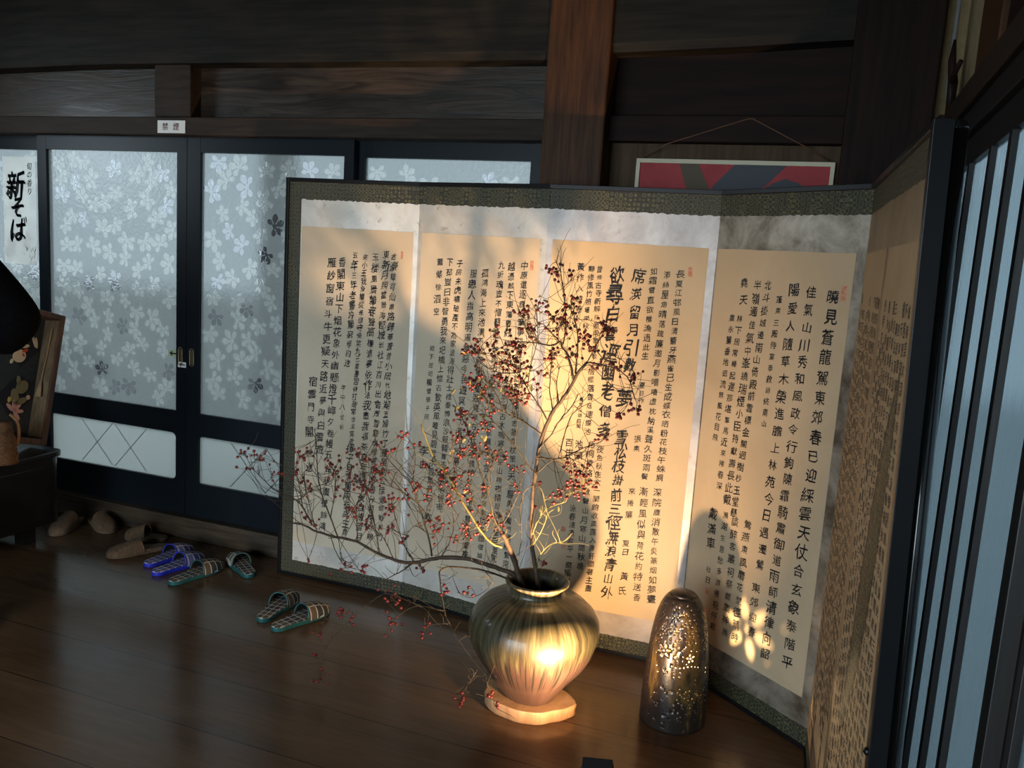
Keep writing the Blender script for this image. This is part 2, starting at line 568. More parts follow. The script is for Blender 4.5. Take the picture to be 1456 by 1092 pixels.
# ------------------------------------------------------------------ measured columns of writing, seals, branches
TEXT_COLUMNS = [
(0, '古豪雄可仙樂路歸華蒼昔小居代地湖五婦竹了蓮隱動公佳憶惆戰相竹', 0.506, 1.426, 0.494, 0.252, 0.04, 1, 0),
(0, '東新月照當景海郡城岩社江百川出會眾智聽出學夢情淵最分明時向期', 0.471, 1.432, 0.445, 0.244, 0.039, 1, 0),
(0, '玉楼風景雜春聲高樓清夢依作法我盡我福茶直年護茅夜自相留月', 0.422, 1.418, 0.395, 0.235, 0.044, 1, 0),
(0, '來小王我身續從是須守倚笑九三重書習待打破常信主莫歌', 0.375, 1.415, 0.342, 0.643, 0.034, 1, 0),
(0, '揮子身落萬兩翁處主意', 0.338, 0.612, 0.327, 0.242, 0.045, 1, 1),
(0, '五年三年老書詩難窮學四迭', 0.33, 1.421, 0.312, 0.973, 0.041, 1, 1),
(0, '香閣東山下烟花象外幽懸燈千嶂夕卷幔五', 0.27, 1.389, 0.234, 0.57, 0.051, 0, 1),
(0, '雁紗窗宿斗牛更疑天路近夢與白雲遊', 0.221, 1.383, 0.189, 0.589, 0.05, 0, 1),
(0, '宿雲門寺閣', 0.148, 0.877, 0.138, 0.659, 0.052, 0, 1),
(0, '孫逖', 0.136, 0.563, 0.143, 0.504, 0.047, 1, 0),
(0, '年中八仗刻', 0.295, 0.869, 0.293, 0.7, 0.03, 1, 0),
(0, '湖秋畫壁餘鴻', 0.232, 0.508, 0.217, 0.252, 0.046, 0, 1),
(1, '中原還逐鹿投筆事戎軒縱橫計不就慷慨志猶存杖策謁天子驅馬出關門請纓繫南', 0.488, 1.424, 0.492, 0.27, 0.037, 0, 0),
(1, '越憑軾下東藩鬱紆陟高岫出沒望平原古木鳴寒鳥空山啼夜猿既傷千里目還驚', 0.435, 1.418, 0.438, 0.278, 0.036, 0, 0),
(1, '九折魂豈不憚艱險深懷國士恩季布無二諾侯嬴重一言人生感意氣功名誰復論', 0.39, 1.421, 0.373, 0.275, 0.036, 0, 0),
(1, '孤鴻海上來池潢不敢顧側見雙翠鳥巢在三珠樹矯矯珍木巔得無金丸懼美', 0.321, 1.387, 0.304, 0.265, 0.039, 0, 0),
(1, '服患人指高明逼神惡今我遊冥冥弋者何所慕', 0.268, 1.382, 0.237, 0.635, 0.042, 0, 0),
(1, '子房未虎嘯破產不為家滄海得壯士椎秦博浪沙報韓雖不成天地皆振', 0.203, 1.418, 0.17, 0.435, 0.037, 0, 0),
(1, '下邳豈曰非智勇我來圯橋上懷古欽英風唯見碧流水曾無黃石公歎', 0.157, 1.418, 0.113, 0.382, 0.04, 0, 0),
(1, '蕭條徐泗空', 0.112, 1.416, 0.106, 1.222, 0.039, 0, 0),
(1, '經下邳圯橋懷張子房', 0.095, 1.075, 0.084, 0.796, 0.031, 0, 0),
(1, '李白', 0.078, 0.655, 0.077, 0.596, 0.053, 0, 0),
(2, '長夏江邨風日清簷牙燕雀已生成蝶衣晒粉花枝午蛛網', 0.49, 1.433, 0.484, 0.701, 0.034, 0, 0),
(2, '深院塵消散午炎篆烟如夢晝', 0.482, 0.646, 0.494, 0.243, 0.037, 0, 0),
(2, '添絲屋角晴落疏簾邀月影嘈嘈虛枕納溪聲久斑兩鬢', 0.445, 1.427, 0.431, 0.698, 0.033, 0, 0),
(2, '漸輕風似與荷花約特送香', 0.432, 0.641, 0.44, 0.238, 0.038, 0, 0),
(2, '如霜雪直欲樵漁過此生', 0.398, 1.436, 0.393, 1.135, 0.034, 0, 0),
(2, '夏日作', 0.392, 1.03, 0.393, 0.974, 0.025, 0, 0),
(2, '張耒', 0.393, 0.834, 0.392, 0.798, 0.033, 0, 0),
(2, '來捲簾', 0.39, 0.637, 0.385, 0.548, 0.036, 0, 0),
(2, '夏日', 0.384, 0.438, 0.383, 0.405, 0.033, 0, 0),
(2, '黃氏', 0.387, 0.31, 0.384, 0.255, 0.042, 0, 0),
(2, '席渶留月引數', 0.344, 1.415, 0.338, 1.096, 0.067, 1, 2),
(2, '夢', 0.331, 0.977, 0.33, 0.889, 0.07, 1, 2),
(2, '雪松枝掛前三徑無浪青山外', 0.334, 0.832, 0.33, 0.236, 0.06, 1, 2),
(2, '欲尋白雲逕幽老僧多', 0.269, 1.415, 0.264, 0.852, 0.07, 1, 2),
(2, '昔修古寺新解日照烟開雨歇', 0.204, 1.431, 0.209, 1.116, 0.027, 0, 0),
(2, '夜色秋生六一闌飽收風露入脾肝盡著主畫', 0.259, 0.777, 0.257, 0.241, 0.032, 0, 0),
(2, '靜修風竹照墻來秋', 0.174, 1.429, 0.169, 1.223, 0.029, 0, 0),
(2, '梧楓落雪烟連蝶池', 0.203, 1.062, 0.207, 0.837, 0.032, 0, 0),
(2, '梧桐歇絡緯數聲山月寒山間秋晚', 0.224, 0.791, 0.218, 0.32, 0.034, 0, 0),
(2, '黃作入詩卷', 0.135, 1.434, 0.138, 1.282, 0.034, 0, 0),
(2, '書年白頭自聞', 0.174, 0.954, 0.171, 0.853, 0.021, 0, 0),
(2, '池頭', 0.176, 0.785, 0.178, 0.742, 0.043, 0, 0),
(2, '百年', 0.139, 0.788, 0.14, 0.745, 0.043, 0, 0),
(2, '泳春淺凍歌平一壑瑤璃', 0.174, 0.539, 0.174, 0.254, 0.032, 0, 0),
(3, '曉見蒼龍駕東郊春已迎綵雲天仗合玄象泰階平', 0.49, 1.399, 0.484, 0.244, 0.056, 0, 1),
(3, '佳氣山川秀和風政令行鉤陳霜騎肅御道雨師清律向韶', 0.41, 1.405, 0.394, 0.232, 0.048, 0, 1),
(3, '陽愛人隨草木榮進膽上林苑今日遇遷鶯', 0.347, 1.407, 0.335, 0.514, 0.047, 0, 1),
(3, '東郊迎春', 0.328, 0.434, 0.329, 0.28, 0.041, 0, 1),
(3, '蓬萊三殿侍宴奉敕詠終南山', 0.292, 1.375, 0.285, 0.974, 0.029, 0, 0),
(3, '北斗掛城邊南山倚殿前雲標金闕迥樹杪玉堂懸', 0.242, 1.416, 0.199, 0.649, 0.037, 0, 1),
(3, '鶯燕東風唇花埜徑晴時', 0.263, 0.629, 0.261, 0.231, 0.04, 0, 0),
(3, '半嶺通佳氣中峯繞瑞煙小臣持獻壽長此戴', 0.197, 1.413, 0.164, 0.686, 0.041, 0, 0),
(3, '談醉客叢祠祭罷集神鴉', 0.209, 0.62, 0.215, 0.229, 0.039, 0, 0),
(3, '堯天', 0.141, 1.417, 0.145, 1.364, 0.045, 0, 1),
(3, '林下居常睡起遲那堪車馬近來稀春深', 0.135, 1.3, 0.121, 0.724, 0.033, 0, 0),
(3, '瀕湖生意愁多濟倦祝仟眠', 0.165, 0.631, 0.16, 0.227, 0.032, 0, 0),
(3, '畫永簾垂地迥流無風花自飛', 0.103, 1.299, 0.081, 0.884, 0.032, 0, 0),
(3, '戴滿車', 0.108, 0.617, 0.109, 0.513, 0.049, 0, 0),
(3, '社日', 0.112, 0.419, 0.114, 0.381, 0.031, 0, 0),
]
SEALS = [
(0, 0.5402, 1.4337, 0.01, 0.03),
(0, 0.1371, 0.3715, 0.016, 0.019),
(1, 0.519, 1.4281, 0.014, 0.034),
(1, 0.078, 0.3994, 0.016, 0.018),
(1, 0.0752, 0.3416, 0.016, 0.018),
(2, 0.5236, 1.4421, 0.014, 0.032),
(2, 0.143, 0.4539, 0.018, 0.02),
(2, 0.1479, 0.3883, 0.016, 0.02),
(3, 0.5259, 1.4103, 0.018, 0.045),
(3, 0.1159, 0.3398, 0.018, 0.022),
(3, 0.1189, 0.2679, 0.018, 0.022),
]
BRANCH_PATHS = {
'left': [
([(-0.813,2.47,0.381),(-0.824,2.457,0.431),(-0.838,2.444,0.452),(-0.908,2.434,0.465),(-0.977,2.426,0.477),(-1.054,2.42,0.469),(-1.104,2.42,0.455),(-1.17,2.42,0.43),(-1.242,2.429,0.421),(-1.325,2.437,0.432),(-1.406,2.451,0.451),(-1.497,2.469,0.445),(-1.589,2.486,0.444),(-1.669,2.503,0.454),(-1.743,2.52,0.442)],0.0085,0.003),
([(-1.511,2.5,0.43),(-1.567,2.506,0.533),(-1.596,2.512,0.587),(-1.617,2.518,0.655),(-1.627,2.524,0.75),(-1.642,2.53,0.806)],0.003,0.0012),
([(-1.632,2.52,0.45),(-1.668,2.508,0.516),(-1.705,2.496,0.55),(-1.766,2.484,0.567),(-1.847,2.472,0.63),(-1.891,2.46,0.697)],0.003,0.0009),
([(-1.663,2.5,0.519),(-1.669,2.493,0.58),(-1.684,2.487,0.654),(-1.671,2.48,0.737)],0.002,0.0009),
([(-1.598,2.5,0.438),(-1.625,2.507,0.487),(-1.656,2.513,0.572),(-1.674,2.52,0.646)],0.002,0.0009),
([(-1.687,2.5,0.539),(-1.629,2.49,0.582),(-1.58,2.48,0.618)],0.0016,0.0008),
([(-1.551,2.51,0.498),(-1.525,2.49,0.598),(-1.51,2.47,0.681)],0.0016,0.0008),
([(-1.42,2.48,0.445),(-1.422,2.467,0.567),(-1.386,2.453,0.669),(-1.412,2.44,0.769)],0.002,0.0009),
([(-1.33,2.47,0.421),(-1.343,2.457,0.518),(-1.371,2.443,0.639),(-1.376,2.43,0.686)],0.002,0.0009),
([(-1.192,2.46,0.415),(-1.225,2.447,0.478),(-1.246,2.433,0.547),(-1.266,2.42,0.62)],0.002,0.0009),
([(-1.116,2.44,0.456),(-1.131,2.43,0.534),(-1.167,2.42,0.634),(-1.189,2.41,0.695),(-1.238,2.4,0.744),(-1.303,2.39,0.813),(-1.321,2.38,0.866)],0.0035,0.001),
([(-1.167,2.42,0.634),(-1.211,2.407,0.664),(-1.255,2.393,0.689),(-1.291,2.38,0.729)],0.0018,0.0008),
([(-1.126,2.42,0.538),(-1.167,2.407,0.561),(-1.198,2.393,0.53),(-1.251,2.38,0.554)],0.0016,0.0008),
([(-1.144,2.42,0.585),(-1.104,2.41,0.685),(-1.074,2.4,0.757)],0.0016,0.0008),
([(-1.189,2.41,0.695),(-1.176,2.403,0.769),(-1.181,2.397,0.828),(-1.213,2.39,0.865)],0.0016,0.0008),
([(-1.085,2.44,0.456),(-1.045,2.42,0.526),(-1.025,2.4,0.606),(-1.036,2.38,0.691)],0.002,0.0009),
([(-1.267,2.46,0.411),(-1.303,2.447,0.483),(-1.343,2.433,0.518),(-1.414,2.42,0.571)],0.0018,0.0008),
([(-1.195,2.45,0.41),(-1.225,2.425,0.383),(-1.303,2.4,0.334)],0.003,0.001),
([(-1.543,2.5,0.432),(-1.505,2.48,0.385),(-1.457,2.46,0.354),(-1.376,2.44,0.354)],0.0018,0.0008),
([(-1.008,2.43,0.472),(-0.973,2.415,0.54),(-0.981,2.4,0.609)],0.0018,0.0008),
],
'hanging': [
([(-0.813,2.5,0.37),(-0.833,2.45,0.422),(-0.908,2.4,0.458),(-0.994,2.37,0.466),(-1.036,2.34,0.458),(-1.027,2.32,0.42),(-0.999,2.3,0.343),(-0.969,2.275,0.317),(-0.928,2.25,0.288),(-0.869,2.235,0.238),(-0.819,2.22,0.209)],0.0036,0.0012),
([(-0.984,2.31,0.3),(-1.035,2.295,0.292),(-1.063,2.28,0.264)],0.0014,0.0007),
([(-1.007,2.32,0.333),(-1.099,2.295,0.34),(-1.171,2.27,0.28)],0.0016,0.0007),
([(-1.077,2.3,0.338),(-1.145,2.285,0.362),(-1.201,2.27,0.368),(-1.278,2.255,0.303),(-1.341,2.24,0.267)],0.0016,0.0007),
([(-1.251,2.25,0.325),(-1.357,2.24,0.203),(-1.382,2.23,0.141),(-1.392,2.22,0.065)],0.0014,0.0007),
([(-0.819,2.22,0.209),(-0.802,2.21,0.173),(-0.765,2.2,0.119)],0.0014,0.0007),
([(-0.847,2.23,0.22),(-0.866,2.215,0.177),(-0.893,2.2,0.121)],0.0014,0.0007),
([(-0.893,2.36,0.475),(-0.862,2.347,0.444),(-0.92,2.333,0.391),(-0.968,2.32,0.404)],0.0015,0.0007),
],
'middle': [
([(-0.793,2.46,0.388),(-0.811,2.453,0.44),(-0.826,2.445,0.487),(-0.854,2.438,0.55),(-0.87,2.43,0.582)],0.0095,0.008),
([(-0.864,2.43,0.569),(-0.895,2.418,0.628),(-0.917,2.406,0.711),(-0.956,2.404,0.801),(-0.993,2.412,0.886),(-1.022,2.42,0.933)],0.0045,0.001),
([(-0.867,2.43,0.534),(-0.905,2.419,0.551),(-0.947,2.407,0.599),(-0.998,2.396,0.673),(-1.05,2.386,0.755),(-1.1,2.377,0.809),(-1.124,2.369,0.867),(-1.14,2.36,0.912)],0.0045,0.003),
([(-0.896,2.42,0.627),(-0.93,2.415,0.63),(-0.96,2.41,0.666),(-0.981,2.405,0.728),(-0.991,2.4,0.82)],0.0022,0.0009),
([(-1.047,2.38,0.756),(-1.08,2.37,0.763),(-1.102,2.36,0.72)],0.0016,0.0008),
([(-0.995,2.39,0.674),(-1.033,2.375,0.677),(-1.071,2.36,0.598)],0.0016,0.0008),
([(-0.923,2.42,0.706),(-0.917,2.43,0.779),(-0.92,2.44,0.845)],0.0018,0.0008),
([(-0.958,2.41,0.8),(-0.941,2.42,0.846),(-0.872,2.43,0.826)],0.0016,0.0008),
([(-0.887,2.44,0.595),(-0.862,2.45,0.632),(-0.83,2.46,0.739),(-0.85,2.47,0.803)],0.0018,0.0008),
([(-0.946,2.41,0.598),(-1.0,2.4,0.559),(-1.009,2.39,0.494)],0.002,0.0009),
([(-0.979,2.4,0.73),(-1.014,2.39,0.75),(-1.03,2.38,0.796),(-1.04,2.37,0.842)],0.0015,0.0008),
],
'upright': [
([(-0.752,2.49,0.379),(-0.765,2.493,0.447),(-0.786,2.495,0.526),(-0.795,2.498,0.606),(-0.799,2.5,0.711),(-0.794,2.5,0.781),(-0.79,2.5,0.851),(-0.774,2.5,0.922),(-0.752,2.5,0.982),(-0.728,2.495,1.015),(-0.7,2.49,1.065),(-0.674,2.485,1.117),(-0.648,2.48,1.151)],0.008,0.0045),
([(-0.689,2.49,1.091),(-0.71,2.493,1.154),(-0.734,2.495,1.187),(-0.745,2.498,1.205),(-0.775,2.5,1.229)],0.0045,0.0015),
([(-0.736,2.5,1.195),(-0.731,2.504,1.237),(-0.737,2.508,1.302),(-0.751,2.512,1.37),(-0.767,2.516,1.423),(-0.787,2.52,1.455)],0.003,0.0009),
([(-0.75,2.51,1.37),(-0.727,2.51,1.396),(-0.727,2.51,1.417)],0.0012,0.0008),
([(-0.746,2.5,1.205),(-0.774,2.493,1.188),(-0.826,2.485,1.194),(-0.888,2.478,1.189),(-0.957,2.47,1.154)],0.0032,0.001),
([(-0.824,2.48,1.195),(-0.849,2.47,1.231),(-0.858,2.46,1.274)],0.0016,0.0008),
([(-0.648,2.48,1.151),(-0.596,2.468,1.149),(-0.543,2.456,1.141),(-0.508,2.444,1.116),(-0.487,2.432,1.076),(-0.472,2.42,1.052)],0.0026,0.0009),
([(-0.583,2.46,1.149),(-0.568,2.45,1.098),(-0.534,2.44,1.08),(-0.501,2.43,1.045)],0.0014,0.0007),
([(-0.594,2.46,1.15),(-0.57,2.45,1.181),(-0.531,2.44,1.173)],0.0013,0.0007),
([(-0.648,2.48,1.151),(-0.626,2.49,1.206),(-0.602,2.5,1.26)],0.002,0.0009),
([(-0.686,2.49,1.109),(-0.686,2.495,1.179),(-0.691,2.5,1.23),(-0.709,2.505,1.293),(-0.722,2.51,1.327)],0.003,0.0009),
([(-0.764,2.5,0.946),(-0.799,2.49,1.0),(-0.835,2.48,1.047),(-0.863,2.47,1.096),(-0.899,2.46,1.134)],0.003,0.001),
([(-0.779,2.5,0.903),(-0.841,2.485,0.939),(-0.904,2.47,0.965),(-0.953,2.455,0.993),(-1.005,2.44,1.044)],0.0032,0.001),
([(-0.799,2.5,0.776),(-0.833,2.488,0.813),(-0.863,2.476,0.86),(-0.933,2.464,0.928),(-0.961,2.452,0.952),(-1.041,2.44,0.944)],0.003,0.001),
([(-0.835,2.48,1.047),(-0.825,2.47,1.123),(-0.805,2.46,1.213),(-0.815,2.45,1.3)],0.002,0.0009),
([(-0.9,2.46,0.967),(-0.927,2.447,1.025),(-0.961,2.433,1.067),(-1.013,2.42,1.152)],0.002,0.0009),
([(-0.752,2.5,0.982),(-0.769,2.507,1.046),(-0.772,2.513,1.124),(-0.772,2.52,1.168)],0.0022,0.0009),
([(-0.733,2.5,1.007),(-0.75,2.515,1.07),(-0.749,2.53,1.125)],0.002,0.0009),
([(-0.79,2.49,0.83),(-0.72,2.492,0.835),(-0.674,2.494,0.86),(-0.625,2.496,0.889),(-0.584,2.498,0.912),(-0.567,2.5,0.945)],0.0028,0.0009),
([(-0.79,2.49,0.773),(-0.737,2.48,0.829),(-0.673,2.47,0.847),(-0.644,2.46,0.808)],0.0022,0.0009),
([(-0.72,2.49,0.836),(-0.698,2.497,0.955),(-0.672,2.503,1.002),(-0.641,2.51,1.05)],0.0022,0.0009),
([(-0.787,2.49,0.854),(-0.755,2.498,0.902),(-0.729,2.505,0.955),(-0.691,2.513,1.01),(-0.68,2.52,1.044)],0.0026,0.0012),
([(-0.785,2.48,0.578),(-0.766,2.47,0.635),(-0.731,2.46,0.681),(-0.677,2.45,0.711),(-0.669,2.44,0.733)],0.002,0.0008),
([(-0.782,2.48,0.543),(-0.752,2.47,0.598),(-0.735,2.46,0.662),(-0.755,2.45,0.73)],0.002,0.0008),
([(-0.762,2.48,0.464),(-0.751,2.47,0.517),(-0.711,2.46,0.569),(-0.674,2.45,0.577)],0.0016,0.0007),
([(-0.797,2.49,0.737),(-0.825,2.485,0.71),(-0.831,2.48,0.652),(-0.819,2.475,0.573),(-0.822,2.47,0.503)],0.002,0.001),
([(-0.859,2.46,1.098),(-0.915,2.447,1.093),(-0.963,2.433,1.112),(-1.005,2.42,1.171)],0.0018,0.0008),
([(-0.861,2.47,0.861),(-0.855,2.46,0.941),(-0.868,2.45,1.009),(-0.85,2.44,1.068)],0.0018,0.0008),
([(-0.927,2.45,0.931),(-0.978,2.44,0.919),(-1.017,2.43,0.833),(-1.024,2.42,0.811)],0.0018,0.0008),
([(-0.775,2.5,1.229),(-0.806,2.49,1.255),(-0.836,2.48,1.231)],0.0014,0.0007),
],
}
BERRY_CLUSTERS = {
'upright': [(-0.781,2.517,1.42,0.025,16),(-0.729,2.51,1.417,0.011,5),(-0.715,2.51,1.332,0.031,12),(-0.75,2.506,1.266,0.045,38),(-0.802,2.45,1.318,0.029,9),(-0.856,2.46,1.281,0.03,12),(-0.831,2.48,1.232,0.03,12),(-0.944,2.475,1.222,0.017,5),(-0.959,2.472,1.183,0.024,9),(-0.879,2.479,1.183,0.04,22),(-0.995,2.42,1.176,0.031,11),(-1.023,2.42,1.152,0.022,8),(-0.928,2.46,1.131,0.045,20),(-0.854,2.468,1.115,0.035,14),(-1.006,2.44,1.05,0.031,20),(-0.964,2.449,1.016,0.029,12),(-0.888,2.446,1.04,0.047,24),(-0.84,2.448,1.019,0.033,12),(-0.941,2.461,0.971,0.022,7),(-1.03,2.442,0.951,0.029,14),(-0.956,2.444,0.926,0.029,10),(-0.602,2.5,1.26,0.026,26),(-0.666,2.499,1.224,0.024,14),(-0.697,2.495,1.177,0.031,13),(-0.639,2.486,1.19,0.015,8),(-0.612,2.47,1.145,0.022,6),(-0.562,2.461,1.153,0.019,7),(-0.496,2.444,1.124,0.023,14),(-0.473,2.42,1.039,0.019,9),(-0.528,2.43,1.009,0.011,6),(-0.773,2.517,1.153,0.025,13),(-0.797,2.511,1.095,0.019,5),(-0.574,2.499,0.926,0.022,9),(-0.688,2.472,0.826,0.023,6),(-0.64,2.46,0.809,0.034,22),(-0.644,2.44,0.764,0.038,24),(-0.705,2.452,0.731,0.021,11),(-0.588,2.46,0.777,0.013,5),(-0.849,2.49,0.787,0.022,5),(-0.777,2.5,0.738,0.012,2),(-0.797,2.499,0.66,0.014,3),(-0.732,2.474,0.498,0.014,4),(-0.858,2.474,1.074,0.042,16),(-0.914,2.447,1.08,0.035,14)],
'middle': [(-1.014,2.4,0.835,0.027,12),(-0.958,2.407,0.846,0.034,12),(-0.922,2.436,0.818,0.026,9),(-0.877,2.43,0.821,0.019,5),(-1.028,2.39,0.725,0.047,26),(-1.071,2.372,0.764,0.022,7),(-0.994,2.406,0.703,0.024,8),(-0.912,2.418,0.632,0.031,13),(-0.884,2.442,0.607,0.019,6),(-0.928,2.406,0.732,0.019,5),(-1.018,2.37,0.879,0.024,7),(-0.985,2.414,0.898,0.031,9),(-0.849,2.46,0.736,0.017,5),(-1.023,2.398,0.548,0.017,6),(-0.965,2.404,0.564,0.022,5)],
'left': [(-1.891,2.46,0.692,0.021,6),(-1.817,2.467,0.688,0.036,13),(-1.883,2.467,0.637,0.018,4),(-1.771,2.479,0.635,0.027,7),(-1.656,2.481,0.721,0.032,14),(-1.674,2.489,0.627,0.035,12),(-1.646,2.516,0.599,0.024,5),(-1.664,2.513,0.479,0.018,4),(-1.613,2.504,0.463,0.018,6),(-1.519,2.47,0.692,0.034,18),(-1.506,2.486,0.615,0.02,5),(-1.412,2.44,0.771,0.024,7),(-1.423,2.45,0.674,0.039,16),(-1.374,2.438,0.66,0.03,14),(-1.366,2.445,0.745,0.022,5),(-1.291,2.38,0.729,0.026,12),(-1.26,2.394,0.801,0.016,3),(-1.215,2.39,0.865,0.015,6),(-1.209,2.407,0.664,0.023,6),(-1.172,2.412,0.692,0.023,7),(-1.14,2.412,0.674,0.023,7),(-1.268,2.42,0.615,0.037,16),(-1.414,2.42,0.571,0.025,10),(-1.364,2.43,0.527,0.022,8),(-1.251,2.38,0.544,0.024,6),(-1.225,2.444,0.496,0.021,5),(-1.095,2.42,0.565,0.041,20),(-1.176,2.397,0.829,0.02,4),(-1.136,2.403,0.771,0.018,5),(-1.298,2.39,0.818,0.01,2),(-1.061,2.4,0.759,0.02,5),(-0.983,2.4,0.602,0.015,5),(-1.14,2.42,0.416,0.016,6),(-1.452,2.46,0.353,0.026,9),(-1.373,2.44,0.357,0.019,6),(-1.625,2.484,0.33,0.012,2),(-1.036,2.384,0.667,0.022,6)],
'hanging': [(-1.171,2.27,0.28,0.033,11),(-1.058,2.28,0.265,0.022,8),(-1.172,2.279,0.361,0.036,11),(-1.338,2.243,0.286,0.021,8),(-1.415,2.236,0.192,0.016,4),(-1.392,2.22,0.07,0.024,7),(-0.886,2.2,0.125,0.021,8),(-0.794,2.206,0.154,0.016,5),(-0.771,2.202,0.132,0.009,2),(-1.003,2.316,0.408,0.017,6),(-0.933,2.328,0.411,0.019,4),(-1.298,2.246,0.269,0.016,3),(-1.418,2.228,0.129,0.014,3)],
}

# right wall: plaster and posts above the lattice, lattice windows below
mb = MB()
mb.box(XR, XR + 0.1, YF - 0.1, 3.3, 2.0, ZC, 0)
mb.box(XR - 0.02, XR + 0.08, YF, 2.30, 1.99, ZC, 1)
struct(obj('wall_right', mb, [PLASTER, WOOD_RED]))
struct(obj('trim_13', MB().box(XR - 0.06, XR + 0.12, 3.072, 3.32, 0.0, 1.99), WOOD_CORNER))
struct(obj('trim_9', MB().box(XR - 0.035, XR + 0.09, 2.28, 2.60, 1.95, ZC), WOOD_POST, bevel=0.004))
struct(obj('trim_10', MB().box(XR - 0.045, XR + 0.09, YF, 3.08, 1.925, 2.0), WOOD_RAIL, bevel=0.004))
struct(obj('trim_11', MB().box(XR - 0.03, XR + 0.09, YF, 3.08, 1.86, 1.925), LATTICE, bevel=0.003))
struct(obj('trim_12', MB().box(XR - 0.03, XR + 0.12, YF, 3.1, 0.0, 0.03), WOOD_STEP, bevel=0.003))


def lattice_window(name, y0, y1, bars, xo=0.0):
    f = MB()
    X0, X1 = XR - 0.012 + xo, XR + 0.018 + xo
    f.box(X0, X1, y0, y0 + 0.055, 0.03, 1.86).box(X0, X1, y1 - 0.055, y1, 0.03, 1.86)
    f.box(X0, X1, y0 + .055, y1 - .055, 1.785, 1.86).box(X0, X1, y0 + .055, y1 - .055, 0.03, 0.12)
    o = struct(obj(name, f, LATTICE, bevel=0.002))
    g = MB()
    n = int((y1 - y0 - 0.11) / 0.006)
    vs, fs = [], []
    for i in range(n + 1):                       # ribbed face
        yy = y0 + 0.055 + (y1 - y0 - 0.11) * i / n
        xx = XR + 0.004 + xo + (0.0012 if i % 2 else 0)
        vs += [(xx, yy, 0.12), (xx, yy, 1.785)]
    for i in range(n):
        fs.append((2 * i, 2 * i + 1, 2 * i + 3, 2 * i + 2))
    g.add(vs, fs)
    obj('ribbed_pane', g, RIBBED, o)
    for b in bars:
        obj('bar', MB().box(X0, X0 + 0.014, b - 0.017, b + 0.017, 0.12, 1.785), LATTICE, o)
    return o


lattice_window('window_1', 1.515, 3.07, [2.86, 2.645, 2.325, 2.085, 1.865])
lattice_window('window_2', -0.02, 1.535, [0.2, 0.42, 0.65, 0.87], 0.03)
lattice_window('window_3', -1.55, -0.03, [-1.3, -1.1, -0.9, -0.7, -0.5, -0.25])
obj_y = MB().box(XR, XR + 0.1, YF, -1.56, 0, 1.9)
struct(obj('wall_right', obj_y, WOOD_BEAM))

# what lies outside the frosted glass: paving, a pale yard wall, dark planting
struct(obj('ground', MB().box(-14, 14, -14, 14, -0.25, -0.10), mat_noise('pale_paving', (0.30, 0.31, 0.30), (0.42, 0.43, 0.41), 0.9, 3)))
struct(obj('yard_wall', MB().box(-9, 0.6, 6.4, 6.6, -0.1, 1.0), mat_noise('pale_yard_wall', (0.45, 0.46, 0.45), (0.6, 0.6, 0.58), 0.9, 3)))
struct(obj('eave', MB().box(-9, 1.5, 3.34, 4.5, 2.5, 2.6).box(0.47, 1.2, -6, 4.5, 2.3, 2.4), CEIL))

rs = random.Random(9)
mb = MB()
for cx, cy, r in ((-2.35, 4.3, .45), (-1.75, 4.5, .5), (-3.0, 4.9, .3), (-5.2, 4.8, .5), (-1.2, 4.4, .55)):
    for _ in range(26):
        mb.ball((cx + rs.gauss(0, .5) * r, cy + rs.gauss(0, .4) * r, -.1 + abs(rs.gauss(.45, .4)) * r * 1.6), rs.uniform(.10, .2), 8, 6)
struct(obj('yard_planting', mb, mat_noise('dark_foliage', (0.012, 0.020, 0.016), (0.03, 0.05, 0.03), 0.8, 20)))
struct(obj('yard_post', MB().box(-3.28, -3.12, 4.6, 4.75, -.1, 2.5), WOOD_RAIL))

# ------------------------------------------------------------------ folding screen
LACQ = mat_plain('black_lacquer', (0.006, 0.006, 0.007), 0.35)
LACQ.node_tree.nodes['Principled BSDF'].inputs['Specular IOR Level'].default_value = 0.22


def brocade_mat():
    m, nt, bs = new_mat('olive_brocade')
    v = coords(nt, (1, 1, 1))
    vo = nt.nodes.new('ShaderNodeTexVoronoi')
    vo.inputs['Scale'].default_value = 62
    vo.inputs['Randomness'].default_value = 0.25
    lk(nt, v, vo.inputs['Vector'])
    rings = math_n(nt, 'SINE', math_n(nt, 'MULTIPLY', vo.outputs['Distance'], 16.0))
    c = ramp(nt, rings, [(0.35, (0.022, 0.023, 0.013)), (0.75, (0.105, 0.098, 0.045))])
    n2 = noise(nt, v, 160, 3)
    c = mixc(nt, 0.5, c, ramp(nt, n2, [(0.4, (0.25, 0.3, 0.25)), (0.6, (1, 1, 1))]), 'MULTIPLY')
    lk(nt, c, bs.inputs['Base Color'])
    bs.inputs['Roughness'].default_value = 0.6
    bump(nt, bs, rings, 0.15, 0.002)
    return m


BROC = brocade_mat()


def silver_mat(name, c1, c2, rough, metal):
    m, nt, bs = new_mat(name)
    f = noise(nt, coords(nt, (1, 1, 1)), 7, 8, 0.65, 0.4)
    f2 = noise(nt, coords(nt, (1, 1, 1)), 28, 5, 0.7)
    c = ramp(nt, f, [(0.38, c1), (0.62, c2)])
    c = mixc(nt, ramp(nt, f2, [(0.60, (0, 0, 0)), (0.72, (0.6, 0.6, 0.6))]), c, (0.22, 0.17, 0.11))
    lk(nt, c, bs.inputs['Base Color'])
    bs.inputs['Metallic'].default_value = metal
    bs.inputs['Roughness'].default_value = rough
    bump(nt, bs, f2, 0.06, 0.003)
    return m


